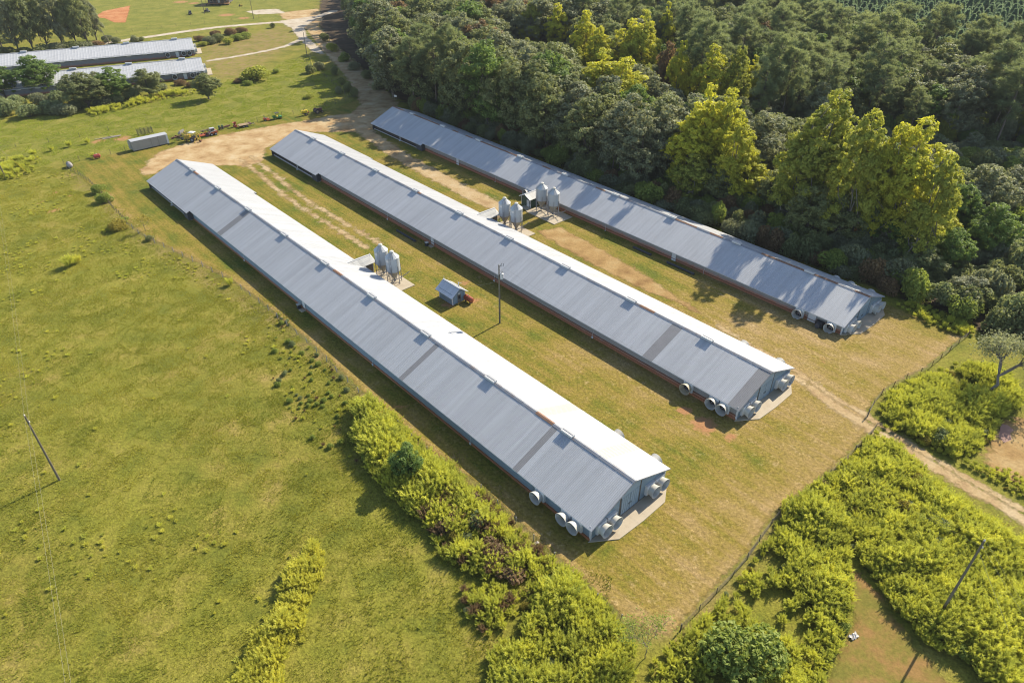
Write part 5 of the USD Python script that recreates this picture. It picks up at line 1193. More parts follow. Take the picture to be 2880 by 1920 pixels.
def shrub(seed, R, H, n, size, lobes=9, stems=6):
    rr = np.random.default_rng(seed); C = rr.uniform(-0.6, 0.6, (lobes, 3)) * [R, R, 0]; C[:, 2] = H * rr.uniform(0.3, 0.72, lobes) * (1 - 0.35 * np.hypot(C[:, 0], C[:, 1]) / R)
    L = rr.uniform(0.3, 0.48, lobes) * min(R, H)
    i = rr.integers(0, lobes, n); d = unit(rr.normal(0, 1, (n, 3)) + [0, 0, 0.4])
    cl = unit(np.round(d * 1.7) + 1e-3)
    pos = C[i] + (d * 0.6 + cl * 0.45) * L[i, None] * rr.uniform(0.8, 1.1, (n, 1)); pos[:, 2] = np.maximum(pos[:, 2], 0.04)
    v, f = cards(rr, pos, unit(d * 0.6 + rr.normal(0, 0.5, (n, 3))), size)
    wd = [limb(rr, np.array([rr.normal(0, 0.1), rr.normal(0, 0.1), -0.1]), C[j % lobes], 0.05, 0.015, 0.06, 4, 4) for j in range(stems)]
    return trimesh.util.concatenate(wd), trimesh.Trimesh(v, f, process=False)
def plume_plant(seed, R, H, stems, per):
    """feathery weed: arching stems, each a plume of fine leaflets."""
    rr = np.random.default_rng(seed); parts, st = [], []
    for j in range(stems):
        a = rr.uniform(0, 2 * PI); lean = rr.uniform(0.05, 0.75) ; h = H * rr.uniform(0.65, 1.1)
        b = np.array([math.cos(a), math.sin(a), 0]); foot = b * rr.uniform(0, 0.35) * R
        f = np.linspace(0, 1, 6)[:, None]
        p = foot + b * (R * lean * f ** 1.7) + np.array([0, 0, 1]) * h * (f - 0.16 * lean * f ** 3)
        st.append(tube(p, 0.012, 3, 0.004))
        t = rr.uniform(0.28, 1.0, per)[:, None]
        q = foot + b * (R * lean * t ** 1.7) + np.array([0, 0, 1]) * h * (t - 0.16 * lean * t ** 3)
        tan = unit(b * (1.7 * R * lean * t ** 0.7) + np.array([0, 0, 1]) * h * (1 - 0.48 * lean * t ** 2))
        d = unit(unit(rr.normal(0, 1, (per, 3))) * 0.75 + tan * 0.9 + b * 0.2)
        s = H * 0.12 * (1.2 - 0.85 * t) * rr.uniform(0.7, 1.3, (per, 1))
        side = unit(np.cross(d, rr.normal(0, 1, (per, 3)))) * s * 0.15
        parts.append(quads(q + d * s, d * s, side))
    return trimesh.util.concatenate(st), join(parts)
def tuft_tile(seed, size, n, h, w):
    """a patch of grass: n tufts of a few blades."""
    rr = np.random.default_rng(seed); c = rr.uniform(-size / 2, size / 2, (n, 2)); k = 5
    dens = meshkit.noise(np.column_stack([c * 0.9, np.full(n, seed * 1.0)]), seed); c = c[dens > 0.24]; n = len(c)
    sc = 0.5 + 1.1 * meshkit.noise(np.column_stack([c * 0.6, np.full(n, 3.0)]), seed + 4)
    cc = np.repeat(c, k, 0); a = rr.uniform(0, 2 * PI, n * k); hh = h * np.repeat(sc, k) * rr.uniform(0.6, 1.2, n * k); ln = rr.uniform(0.2, 0.9, n * k) * hh
    d = np.column_stack([np.cos(a), np.sin(a)]); base = np.column_stack([cc + d * 0.03, np.full(n * k, -0.02)])
    tip = base + np.column_stack([d * ln[:, None], hh]); sd = np.column_stack([-d[:, 1], d[:, 0], np.zeros(n * k)]) * w
    v = np.stack([base - sd, base + sd, tip], 1).reshape(-1, 3)
    return trimesh.Trimesh(v, np.arange(n * k * 3).reshape(-1, 3), process=False)
def plant(name, label, cat, meshes, mats, loc, rz=0.0, scale=None, group=None, parts=("trunk", "crown")):
    t = thing(name, label, cat, loc, rz, group, scale if scale is not None else 1.0)
    obj(parts[0], meshes[0], mats[0], t); obj(parts[1], meshes[1], mats[1], t)
    return t
class Kind:
    """a kind of plant with several shapes; the first of each shape is built, the others refer to it."""
    def __init__(s, name, cat, makers, bark, leafmats, parts=("trunk", "crown")):
        s.name, s.cat, s.makers, s.bark, s.mats, s.parts = name, cat, makers, bark, leafmats, parts; s.first = {}; s.mesh = {}; s.n = 0
    def get(s, i):
        if i not in s.mesh: s.mesh[i] = s.makers[i]()
        return s.mesh[i]
    def put(s, loc, label, scale=1.0, rz=None, group=None, i=None, mat=0):
        i = s.n % len(s.makers) if i is None else i; s.n += 1
        rz = random.uniform(0, 2 * PI) if rz is None else rz
        if (i, mat) not in s.first:
            s.first[(i, mat)] = plant(s.name, label, s.cat, s.get(i), (s.bark, s.mats[mat]), loc, rz, scale, group, s.parts); return s.first[(i, mat)]
        return dup(s.first[(i, mat)], loc, rz, scale, label, group, s.name, s.cat)
# heights below are of the unscaled shapes
OAK = Kind("broadleaf_tree", "tree", [lambda q=q: broadleaf(100 + q, 15 + 0.8 * q, 5.4 + 0.25 * (q % 3), 1.8, 34, 13000, 0.25, 0.25, 0.30, 0.05) for q in range(5)], M["bark"], [M["leaf_oak"], M["leaf_dull"], M["leaf_green"], M["leaf_brown"]])
OAKH = [15 + 0.8 * q for q in range(5)]
POP = Kind("yellow_tree", "tree", [lambda q=q: broadleaf(200 + q, 22, 5.6 + 0.3 * q, 2.0, 46, 17000, 0.25, 0.5, 0.27, 0.12) for q in range(4)], M["barkgrey"], [M["leaf_yellow"], M["leaf_yellowgreen"]])
PINE = Kind("pine_tree", "pine", [lambda q=q: pine(300 + q, 22 + q % 4, 3.9 + 0.4 * (q % 3), 0.38 + 0.05 * (q % 4), 46 + 4 * q, 0.95) for q in range(6)], M["barkpine"], [M["needle"]])
YP = Kind("young_pine", "pine", [lambda q=q: young_pine(400 + q, 9 + q, 2.3, 1500) for q in range(3)], M["barkpine"], [M["needle_blue"]])
SHRUB = Kind("shrub", "shrub", [lambda q=q: shrub(500 + q, 2.0, 2.2 + 0.2 * q, 3600, 0.13, 10) for q in range(4)], M["bark"], [M["shrub"], M["shrubgrey"], M["shrubgold"], M["leaf_oak"], M["dead"], M["leaf_brown"], M["leaf_yellowgreen"], M["leaf_dull"]], ("stems", "foliage"))
FEN = Kind("feathery_bush", "bush", [lambda q=q: plume_plant(600 + q, 1.35, 1.95, 32, 80) for q in range(4)], M["shrub"], [M["fennel"], M["fennel_pale"], M["dead"]], ("stems", "plumes"))

def in_frame(p, h, mx=0.06, my=0.05):
    for z in (0, h):
        d = np.array([p[0], p[1], z]) - [0, 0, CAM_H]; w = d @ FW
        if w <= 1: continue
        x, y = 1440 + 1936.96 * (d @ RT) / w, 960 - 1936.96 * (d @ UP) / w
        if -2880 * mx < x < 2880 * (1 + mx) and -1920 * my < y < 1920 * (1 + my): return True
    return False
def scatter(poly, spacing, seed, tries=14):
    """points at least spacing apart inside the polygon."""
    rr = np.random.default_rng(seed); x0, y0, x1, y1 = poly.bounds; cell = spacing / math.sqrt(2); grid = {}; out = []
    n = int(min(200000, tries * (x1 - x0) * (y1 - y0) / spacing ** 2))
    c = np.column_stack([rr.uniform(x0, x1, n), rr.uniform(y0, y1, n)]); c = c[shapely.contains_xy(poly, c[:, 0], c[:, 1])]
    for p in c:
        k = (int(p[0] // cell), int(p[1] // cell)); ok = True
        for a in range(-2, 3):
            for b in range(-2, 3):
                q = grid.get((k[0] + a, k[1] + b))
                if q is not None and (q[0] - p[0]) ** 2 + (q[1] - p[1]) ** 2 < spacing ** 2: ok = False; break
            if not ok: break
        if ok: grid[k] = p; out.append(p)
    return np.array(out)
def scatter_stuff(name, label, cat, meshes, mats, pts, scales, seed, kind="stuff", z=0.0, weights=None):
    """uncountable growth: one point instancer."""
    rr = np.random.default_rng(seed)
    pi = UsdGeom.PointInstancer.Define(stage, unique(name, "/World")); pr = pi.GetPrim()
    data(pr, label=label, cat=cat, kind=kind)
    rel = pi.CreatePrototypesRel()
    UsdGeom.Scope.Define(stage, pth(pr) + "/kinds")
    for j, (me, ma) in enumerate(zip(meshes, mats)):
        rel.AddTarget(obj("clump", me, ma, pth(pr) + "/kinds").GetPath())
    n = len(pts)
    pi.CreateProtoIndicesAttr(Vt.IntArray.FromNumpy(rr.choice(len(meshes), n, p=weights).astype(np.int32)))
    pi.CreatePositionsAttr(Vt.Vec3fArray.FromNumpy(np.column_stack([pts, np.full(n, z)]).astype(np.float32)))
    a = rr.uniform(0, 2 * PI, n) / 2
    pi.CreateOrientationsAttr(Vt.QuathArray([Gf.Quath(float(math.cos(q)), 0, 0, float(math.sin(q))) for q in a]))
    s = np.asarray(scales, float); s = np.repeat(s[:, None], 3, 1) if s.ndim == 1 else s
    pi.CreateScalesAttr(Vt.Vec3fArray.FromNumpy(s.astype(np.float32)))
    return pr

# ------------------------------------------------------------------ the wood behind the houses: the trees one can pick out, by their tops
def topped(px, py, h): return GF(px, py, h) * [1, 1, 0]
taken = []
def rooted(px, py, back):
    """the tree whose top lies on this sight line and which grows this far behind the wooded house's ridge: its foot and its height."""
    d = GF(px, py, 0.0) - np.array([0, 0, CAM_H]); n = hv(2, 0, 0); l = hv(2, 0, 1) - n
    t = (-back + (n[:2] @ l[:2])) / (d[:2] @ l[:2]); q = np.array([0, 0, CAM_H]) + t * d
    return q * [1, 1, 0], float(q[2])
BACK = {(2370, 245): 28, (2470, 300): 24, (2290, 330): 24, (2615, 328): 30, (2545, 345): 27, (2680, 430): 26, (2003, 237): 27, (2062, 246): 30, (1950, 320): 22, (2090, 330): 24}
def stand(kind, px, py, h, r, label, i, mat=0, base_h=22.0, base_r=5.9):
    p = topped(px, py, h)
    if (px, py) in BACK: p, h = rooted(px, py, BACK[(px, py)])
    taken.append((p[0], p[1], r)); kind.put(p, label, (r / base_r, r / base_r, h / base_h), i=i, mat=mat)
Y = [(2370, 245, 27, 8.6, "largest bright yellow-green tree behind the wooded house's near end", 0, 1), (2470, 300, 25, 6.5, "yellow-green tree just right of the largest one, slightly lower", 1, 1), (2290, 330, 23, 6.5, "yellow-green tree at the left shoulder of the largest one", 2, 1),
     (2615, 328, 25, 7.4, "tall yellow tree farthest right with a forked trunk showing", 3, 0), (2545, 345, 23, 5.6, "yellow-orange tree joined to the left of the forked-trunk tree", 0, 0), (2680, 430, 20, 5.5, "yellow tree at the right flank of the forked-trunk tree", 1, 1),
     (2003, 237, 23, 6.6, "gold-flecked yellow tree in front of the twin pines", 2, 0), (2062, 246, 22, 5.4, "bright yellow tree just left of the twin pines", 3, 0), (1950, 320, 19, 6.4, "orange-tinged yellow tree low before the gold-flecked one", 0, 0), (2090, 330, 19, 5.6, "yellow-orange tree below the twin pines", 1, 0),
     (1700, 138, 24, 9.6, "broad brilliant yellow tree in the middle of the wood", 2, 0), (1765, 160, 23, 8.0, "yellow tree touching the right side of the broad brilliant one", 3, 0), (1650, 190, 19, 6.5, "yellow tree touching the left side of the broad brilliant one", 1, 0),
     (1650, 28, 25, 6.6, "slim bright yellow tree near the top centre of the wood", 0, 0), (1690, 70, 22, 6.0, "yellow tree just right of the slim top-centre one", 1, 0), (1818, 28, 27, 7.2, "rounded deep yellow tree, right of a pair near the top", 2, 0), (1780, 50, 24, 6.6, "rounded yellow tree, left of a pair near the top", 3, 0),
     (1570, 8, 23, 6.4, "yellow tree at the top edge, second from the left", 0, 0), (1494, 2, 23, 6.6, "yellow-green tree at the top edge above the dark oaks", 1, 1), (1882, 4, 24, 3.6, "narrow yellow tree at the top edge beside the green pines", 2, 0),
     (1926, 112, 23, 4.4, "narrow yellow spire between the russet tree and a round yellow one", 3, 0), (2013, 122, 24, 6.8, "round yellow tree with a dark shaded side, left of the drooping one", 0, 0), (2092, 124, 24, 5.6, "yellow-green tree with a dark drooping side before tall pines", 1, 1), (2128, 155, 19, 3.6, "small yellow tree leaning out of the pines", 2, 0),
     (1225, 110, 15, 3.0, "small gold tree at the wood's left edge by the farm road", 3, 0)]
Y += [(2200, 470, 12, 5.0, "low yellow-green tree under the left flank of the largest yellow-green tree", 0, 1), (2300, 525, 13, 5.6, "low yellow-green tree before the largest one's trunk", 1, 1), (2420, 520, 14, 6.2, "wide low yellow-green tree between the largest and the forked-trunk tree", 2, 1), (2535, 560, 12, 5.6, "low yellow-green tree at the forked trunk's foot", 3, 1),
      (2650, 560, 12, 5.4, "low yellow tree right of the forked trunk's foot", 0, 0), (2725, 520, 13, 5.0, "low yellow-green tree at the right end of the yellow group", 1, 1), (2120, 420, 14, 5.6, "low golden tree beneath the twin pines' trunks", 2, 0), (2040, 445, 12, 5.0, "low yellow-green tree above the roof's middle, right of the dusty oaks", 3, 1), (1955, 430, 13, 5.4, "low golden-green tree above the roof's middle", 0, 1)]
for px, py, h, r, lab, i, mat in Y:
    if "low yellow-green" in lab: stand(OAK, px, py, h, r, lab.replace("low yellow-green", "low olive-green"), i, (0, 2)[px % 2], OAKH[i], 5.5)
    else: stand(POP, px, py, h, r, lab, i, mat)
stand(OAK, 1885, 118, 20, 4.6, "russet half-bare tree among the yellow ones", 1, 3, OAKH[1], 5.65)
for px, py, h, r, lab, i, mat in [(2322, 232, 17, 6.4, "grey-green oak behind the largest yellow tree", 2, 1), (2812, 473, 15, 6.8, "round grey-brown oak at the right edge", 0, 1), (2870, 470, 13, 5.0, "grey-green oak cut by the right frame edge", 1, 1), (1840, 215, 18, 7.2, "dusty grey oak below the broad brilliant yellow tree", 3, 1), (1890, 260, 16, 5.8, "dusty olive oak beside the gold-flecked yellow tree", 4, 1)]:
    stand(OAK, px, py, h, r, lab, i, mat, OAKH[i], 5.6)
for px, py, h, lab, i in [(2166, 168, 23, "left one of the twin pines with bare dark trunks", 0), (2200, 108, 28, "taller right one of the twin pines with bare dark trunks", 1), (2240, 140, 25, "pine close behind the twin pines on their right", 2), (1940, 15, 27, "large round-topped green pine at the top behind the yellow trees", 3), (1985, 40, 26, "green pine stepping down right of the round-topped one", 0), (2030, 75, 25, "lowest green pine of the stepped row behind the yellow trees", 1),
                          (1215, 95, 24, "light green pine with tall pale trunk by the far roof corner", 2), (1262, 78, 26, "tallest light green pine by the far roof corner", 3), (1180, 70, 24, "light green pine nearest the farm road bend", 0), (1300, 120, 22, "light green pine right of the tallest one", 1), (1150, 110, 22, "light green pine on the roadside, low crown", 2)]:
    p = topped(px, py, h); taken.append((p[0], p[1], 3.4)); PINE.put(p, lab, (1.15, 1.15, h / (22 + i)), i=i)

# the rest of the wood, tree by tree
TALL = Polygon([hp(2, 166, -17), hp(2, 100, -16), hp(2, 62, -17), hp(2, 44, -23), hp(2, 22, -30), (90, 158), (85, 190), (88, 212), (120, 200), (160, 192), (225, 185), (520, 240), (560, 640), (-60, 640), (-88, 440)] + GP([(805, 30), (812, 80), (850, 130), (885, 190), (908, 228)]))
PLANT = Polygon([(140, 285), (205, 243), (330, 222), (520, 215), (560, 640), (165, 640), (105, 400)])
GAP = Polygon([(84, 158), (92, 207), (120, 198), (160, 190), (240, 184), (240, 120), (110, 120)])
def near_taken(p, f=1.0): return any((p[0] - a) ** 2 + (p[1] - b) ** 2 < (f * c * 0.75) ** 2 for a, b, c in taken)
ROWED = LineString([hp(2, -10, -14), hp(2, 170, -15)])
rr = np.random.default_rng(31)
SEEN = []
for px, py, h, r, *_ in Y + [(2322, 232, 17, 6.4), (1840, 215, 18, 7.2), (1890, 260, 16, 5.8), (2166, 168, 23, 3), (2200, 108, 28, 4), (1885, 118, 20, 4)]:
    q = rooted(px, py, BACK[(px, py)])[0] if (px, py) in BACK else topped(px, py, h); SEEN.append((math.hypot(q[0], q[1]), math.atan2(q[0], q[1]), h, r))
def height_limit(p):
    """how tall a tree here may be without standing in front of one that the eye picks out from the drone's height."""
    d, a = math.hypot(p[0], p[1]), math.atan2(p[0], p[1]); lim = 99.0
    for D, A, h, r in SEEN:
        if d < D - 1 and abs(a - A) * D < r + 3.5: lim = min(lim, CAM_H + (0.36 * h - CAM_H) * d / D)
    return lim
cand = scatter(TALL.difference(PLANT.buffer(-4)), 7.0, 41)
cand = cand[np.argsort(np.hypot(cand[:, 0], cand[:, 1]))]
n_oak = n_pine = 0
far_pts = []
for p in cand:
    if not in_frame(p, 20, 0.10, 0.08) or near_taken(p): continue
    # pines gather at the back and right, oaks at the front and left
    q = meshkit.fbm(np.array([[p[0] * 0.012, p[1] * 0.012, 0.3]]), 3, 11)[0]
    back = (p[0] + 20) / 220 + (p[1] - 230) / 420
    dr = ROWED.distance(Point(p))
    is_pine = q + 0.5 * back + rr.normal(0, 0.2) > 0.80 and dr > 55
    hl = height_limit(p)
    if hl < 7: continue
    if hl < 19: is_pine = False
    if is_pine and n_pine < 288:
        n_pine += 1
        lab = grp = ("pine crown among oaks in the left part of the wood" if p[0] < 20 else "pine at the front edge of the back stand, facing the hollow" if p[1] < 235 and p[0] > 100 else
            "pine in the back stand below the young plantation" if p[0] > 120 else "pine in the middle of the wood behind the yellow trees" if p[1] < 300 else "pine at the top edge right of the yellow trees")
        s = float(rr.uniform(0.65, 1.2)); PINE.put((p[0], p[1], 0), lab, (s * 1.2, s * 1.2, s), group=grp)
    elif not is_pine and n_oak < 290:
        n_oak += 1
        if p[1] > 200 and p[0] > -20 and rr.random() < 0.09:
            s = float(rr.uniform(0.5, 0.8)); POP.put((p[0], p[1], 0), 'small yellowing tree scattered among the pines and oaks', (s, s, s), group='small yellowing trees inside the wood', mat=1); continue
        mat = int(rr.choice([0, 0, 0, 1, 1, 2])) if rr.random() > 0.035 else 3
        s = float(rr.uniform(0.9, 1.25)) * (1.15 if p[0] < 45 else 0.95)
        tone = ("olive", "greyish", "fresh green", "russet")[mat]
        u = (p[0] - HOUSE[2][0][0]) * math.cos(HOUSE[2][1]) + (p[1] - HOUSE[2][0][1]) * math.sin(HOUSE[2][1])
        if dr < 24: lab = f"{tone} broadleaf tree in the wood's front row behind the long roof's {'near' if u < 52 else 'middle' if u < 104 else 'far'} third"
        elif p[0] < -25: lab = f"{tone} broadleaf tree of the wood's left part beside the farm road" + (", near the top" if p[1] > 330 else "")
        elif p[1] > 300: lab = f"{tone} broadleaf crown at the back of the wood, top centre"
        elif p[0] < 40: lab = f"{tone} broadleaf crown inside the wood, left of the yellow trees"
        else: lab = f"{tone} broadleaf crown among the yellow trees and pines"
        if dr < 26 and u > 55: s = float(rr.uniform(1.3, 1.55)); hl = max(hl, 19.5)
        i = OAK.n % 5
        sz = min(s, hl / OAKH[i])
        w = max(sz, 0.75 * s) * float(rr.uniform(1.1, 1.45)); OAK.put((p[0], p[1], 0), lab, (w, w, sz), group=lab, mat=mat, i=i)
    else: far_pts.append(p)
if far_pts:
    far_pts = np.array(far_pts)
    scatter_stuff("distant_wood", "far treetops of the wood fading towards the top edge", "wood", [PINE.get(0)[1], PINE.get(1)[1], OAK.get(0)[1]], [M["needle"], M["needle"], M["leaf_oak"]], far_pts, rr.uniform(0.85, 1.1, len(far_pts)), 3)
pts = scatter(TALL.buffer(-3).difference(PLANT), 4.6, 58); pts = pts[[in_frame(p, 5) and ROWED.distance(Point(p)) > 20 for p in pts]]
scatter_stuff("undergrowth", "shadowed undergrowth and saplings filling the inside of the wood", "undergrowth", [SHRUB.get(j % 4)[1] for j in range(6)], [M["leaf_oak"], M["leaf_oak"], M["leaf_dull"], M["leaf_green"], M["leaf_dull"], M["leaf_yellowgreen"]], pts, np.column_stack([rr.uniform(1.4, 2.2, len(pts))] * 2 + [rr.uniform(1.6, 3.6, len(pts))]), 59)
# the young plantation
cand = scatter(PLANT, 3.6, 43); cand = cand[[in_frame(p, 9, 0.03, 0.02) for p in cand]]
cand = cand[np.argsort(np.hypot(cand[:, 0], cand[:, 1]))]
for p in cand[:300]: YP.put((p[0], p[1], 0), "young conical pine in the dense plantation at the top right", (1.45, 1.45, float(rr.uniform(0.8, 1.25))), group="young pines of the plantation")
if len(cand) > 300: scatter_stuff("pine_plantation", "far rows of the young pine plantation at the top right corner", "plantation", [YP.get(j)[1] for j in range(3)], [M["needle_blue"]] * 3, cand[300:], np.column_stack([np.full(len(cand) - 300, 1.45)] * 2 + [rr.uniform(0.8, 1.2, len(cand) - 300)]), 5)
# undergrowth along the wood's edge and in the gap
EDGE = Polygon([hp(2, 165, -12.5), hp(2, 90, -11.8), hp(2, 30, -11.5), hp(2, 2, -12.5), hp(2, -3, -22), hp(2, 12, -48), hp(2, 45, -52), hp(2, 75, -30), hp(2, 165, -22)])
pts = scatter(EDGE, 2.6, 51); pts = pts[[in_frame(p, 3) for p in pts]]
scatter_stuff("undergrowth", "dark undergrowth massed along the wood's foot behind the long roof", "undergrowth", [SHRUB.get(j % 4)[1] for j in range(6)], [M["leaf_oak"], M["leaf_oak"], M["leaf_dull"], M["shrub"], M["leaf_dull"], M["leaf_brown"]], pts, np.column_stack([rr.uniform(0.9, 1.8, len(pts))] * 2 + [rr.uniform(0.9, 2.2, len(pts))]), 57)
pts = scatter(GAP, 5.0, 52); gap_n = 0
for p in pts:
    if not in_frame(p, 4) or near_taken(p, 0.6): continue
    m = int(rr.choice([7, 7, 1, 3, 7, 0])); gap_n += 1
    SHRUB.put((p[0], p[1], 0), "grey-green thicket bush in the hollow before the pines, right side", (float(rr.uniform(1.5, 2.3)),) * 2 + (float(rr.uniform(1.2, 2.2)),), group="thicket bushes in the hollow", mat=m)
EASTBUSH = Polygon([hp(2, -3, -14), hp(2, 20, -24), (95, 150), (140, 165), (200, 150), (130, 95)] + GP([(2420, 830), (2352, 775), (2235, 745), (2120, 700)]))
pts = scatter(EASTBUSH, 3.4, 53)
for p in pts:
    if not in_frame(p, 3) or GAP.contains(Point(p)) : continue
    m = int(rr.choice([0, 1, 1, 3, 7, 7, 3])); s = float(rr.uniform(1.0, 2.0))
    SHRUB.put((p[0], p[1], 0), "bush of the shaded thicket right of the wooded house's near end", (s, s, s * float(rr.uniform(0.8, 1.4))), group="bushes of the shaded thicket", mat=m)
for px, py, h, r, lab, mat in [(2700, 640, 10, 4.2, "leafy green tree over the pale clearing at the right edge", 2), (2830, 580, 12, 5.0, "light green tree at the right edge below the round oak", 2), (2620, 700, 7, 4.0, "low olive tree in the shaded thicket beneath the forked-trunk tree", 0), (2740, 780, 6, 4.0, "low grey-green tree in the shaded thicket near the right edge", 1)]:
    p = topped(px, py, h); OAK.put(p, lab, (r / 5.5, r / 5.5, h / 15), i=0, mat=mat)

# ------------------------------------------------------------------ trees and bushes on the left
for j, (x, y, h, r) in enumerate([(8, 116, 25, 6.0), (45, 120, 24, 5.0), (78, 118, 25, 5.6), (112, 112, 24, 5.6), (146, 110, 25, 5.0), (176, 104, 23, 5.6), (203, 104, 22, 5.4), (222, 92, 19, 4.6), (25, 88, 25, 6), (-25, 112, 24, 6), (90, 84, 24, 6)]):
    lab = ["first tree of the tall grove from the left frame edge", "second trunk of the tall grove left of the clay arena", "third tree of the tall grove above the far roof", "fourth tree of the tall grove above the far roof", "thin-trunked tree in the middle of the tall grove", "tree of the tall grove with an arching dark stem", "second to last tree of the tall grove before the clay arena", "last tree of the tall grove beside the clay arena", "tree deep behind the grove's left trunks", "grove tree cut by the left frame edge", "tree deep behind the grove's middle trunks"][j]
    OAK.put(G(x, y), lab, (r / 5.5, r / 5.5, h / OAKH[j % 5]), i=j % 5, mat=(0, 1)[j % 3 == 1])
bare_t = np.random.default_rng(3)
def bare_tree(label, loc, H, R, n, leaves, leafmat, lean=(0, 0), nm="bare_tree", lsize=0.16, trunk_r=0.16):
    """a tree whose branching shows: forks three times, thin leaf sprays at the tips."""
    q = np.random.default_rng(int(H * 100 + n)); wd, tips = [], []
    def grow(a, d, ln, r, lev):
        b = a + d * ln; wd.append(limb(q, a, b, r, r * 0.6, 0.05, 5, 4))
        if lev == 0: tips.append(b); return
        for _ in range(n):
            grow(b, unit(d + q.normal(0, 0.55, 3) * [1, 1, 0.5] + [0, 0, 0.12]), ln * q.uniform(0.6, 0.85), r * 0.58, lev - 1)
    grow(np.array([0, 0, -0.2]), unit(np.array([lean[0], lean[1], 1.0])), H * 0.36, trunk_r, 3)
    tips = np.array(tips); i = q.integers(0, len(tips), leaves); pos = tips[i] + q.normal(0, 0.26, (leaves, 3)) * R / 3
    v, f = cards(q, pos, unit(q.normal(0, 1, (leaves, 3)) + [0, 0, 0.5]), lsize)
    return plant(nm, label, "tree", (trimesh.util.concatenate(wd), trimesh.Trimesh(v, f, process=False)), (M["barkgrey"], leafmat), loc)
bare_tree("slender leaning half-bare tree at the end of the tall grove", G(250, 100), 15, 3.5, 2, 500, M["leaf_dull"], (-0.25, 0))
bare_tree("spreading thin-leaved tree with a thick forked trunk at the right edge", GF(2767, 1119), 11.5, 9, 4, 5200, M["leaf_dull"], (0.40, 0.30), lsize=0.17, trunk_r=0.32)
bare_tree("nearly bare twiggy shrub tree at the bottom centre", GF(1815, 1850), 6.2, 3.4, 5, 900, M["shrub"], (0, 0.05), lsize=0.11, trunk_r=0.06)
bare_tree("thin sapling standing alone beside the pasture fence", GF(2000 / 4.9, 400 + 1225 / 4.9), 4.2, 2.2, 3, 380, M["shrubgold"], (0.05, 0), lsize=0.12, trunk_r=0.06)
for x, y, h, r, i, mat, lab in [(97, 214, 12, 6.6, 0, 2, "round green oak standing against the distant poultry roofs"), (12, 225, 10, 5, 1, 2, "green tree at the left edge before the distant roofs"), (205, 246, 11, 6.4, 2, 0, "golden-brown bushy tree in the screen before the distant houses"), (270, 230, 10.5, 5.6, 3, 2, "fresh green tree in the screen before the distant houses"), (345, 222, 9, 4.6, 4, 0, "dark green pointed tree at the right end of the screen"), (480, 228, 8.4, 4.2, 0, 0, "dark rounded tree standing alone in the meadow"), (235, 226, 8.5, 3.6, 1, 1, "pale grey-green tree between the golden and fresh green ones"), (165, 225, 7, 3.6, 3, 1, "grey-green tree behind the golden-brown one")]:
    OAK.put(G(x, y), lab, (r / 4.6, r / 4.6, h * 1.06 / OAKH[i]), i=i, mat=mat)
for x, y, s, h, mat, lab in [(20, 264, 5.6, 4.6, 1, "large grey-green bush at the left edge of the meadow"), (70, 268, 5.0, 4.0, 1, "grey-green bush second from the left below the distant houses"), (120, 260, 4.6, 3.8, 1, "grey-green bush in the dip left of the golden tree"), (150, 264, 4.0, 3.2, 7, "olive bush at the foot of the golden tree"), (300, 226, 3.6, 3.0, 1, "grey-green bush right of the fresh green tree"), (318, 215, 3.4, 2.8, 7, "olive bush below the distant house's end wall"), (375, 205, 2.0, 1.8, 7, "brownish bush right of the dark pointed tree"), (415, 195, 2.4, 1.6, 5, "brown bramble heap below the distant fans"), (440, 200, 2.2, 1.6, 5, "brown bramble heap next to the lone meadow tree"), (592, 182, 7.0, 4.6, 6, "wide bright green dome bush above the meadow"), (545, 190, 2.0, 1.4, 5, "low brown-green bush left of the dome bush"), (570, 195, 2.0, 1.4, 0, "low green bush before the dome bush"), (635, 168, 1.8, 1.4, 0, "small green bush right of the dome bush"), (0, 240, 3.0, 3.2, 7, "olive bush at the extreme left below the distant houses"), (45, 245, 4.2, 3.6, 1, "broad grey-green bush in the screen, left of the round green oak"), (95, 240, 4.0, 3.4, 7, "broad olive bush under the round green oak"), (135, 236, 4.0, 3.6, 1, "broad grey-green bush between the round oak and the golden tree"), (180, 250, 3.4, 3.0, 3, "dark bush at the golden tree's left foot"), (235, 243, 3.4, 3.0, 7, "olive bush at the golden tree's right foot"), (262, 236, 3.4, 2.6, 1, "pale bush under the pale grey-green tree"), (15, 128, 5, 3.2, 3, "dark bush under the grove's first tree"), (55, 126, 5, 3.0, 3, "dark bush under the grove's second tree"), (95, 122, 5, 3.2, 3, "dark bush under the grove's third tree"), (132, 118, 5, 3.0, 7, "dusky bush under the grove's fourth tree"), (165, 114, 5, 3.0, 3, "dark bush under the grove's thin-trunked tree"), (200, 112, 5, 2.8, 7, "dusky bush under the grove's second to last tree"), (228, 108, 4.4, 2.4, 5, "brown bush at the right end of the grove")]:
    SHRUB.put(G(x, y), lab, (s / 2, s / 2, h / 2.3), mat=mat)
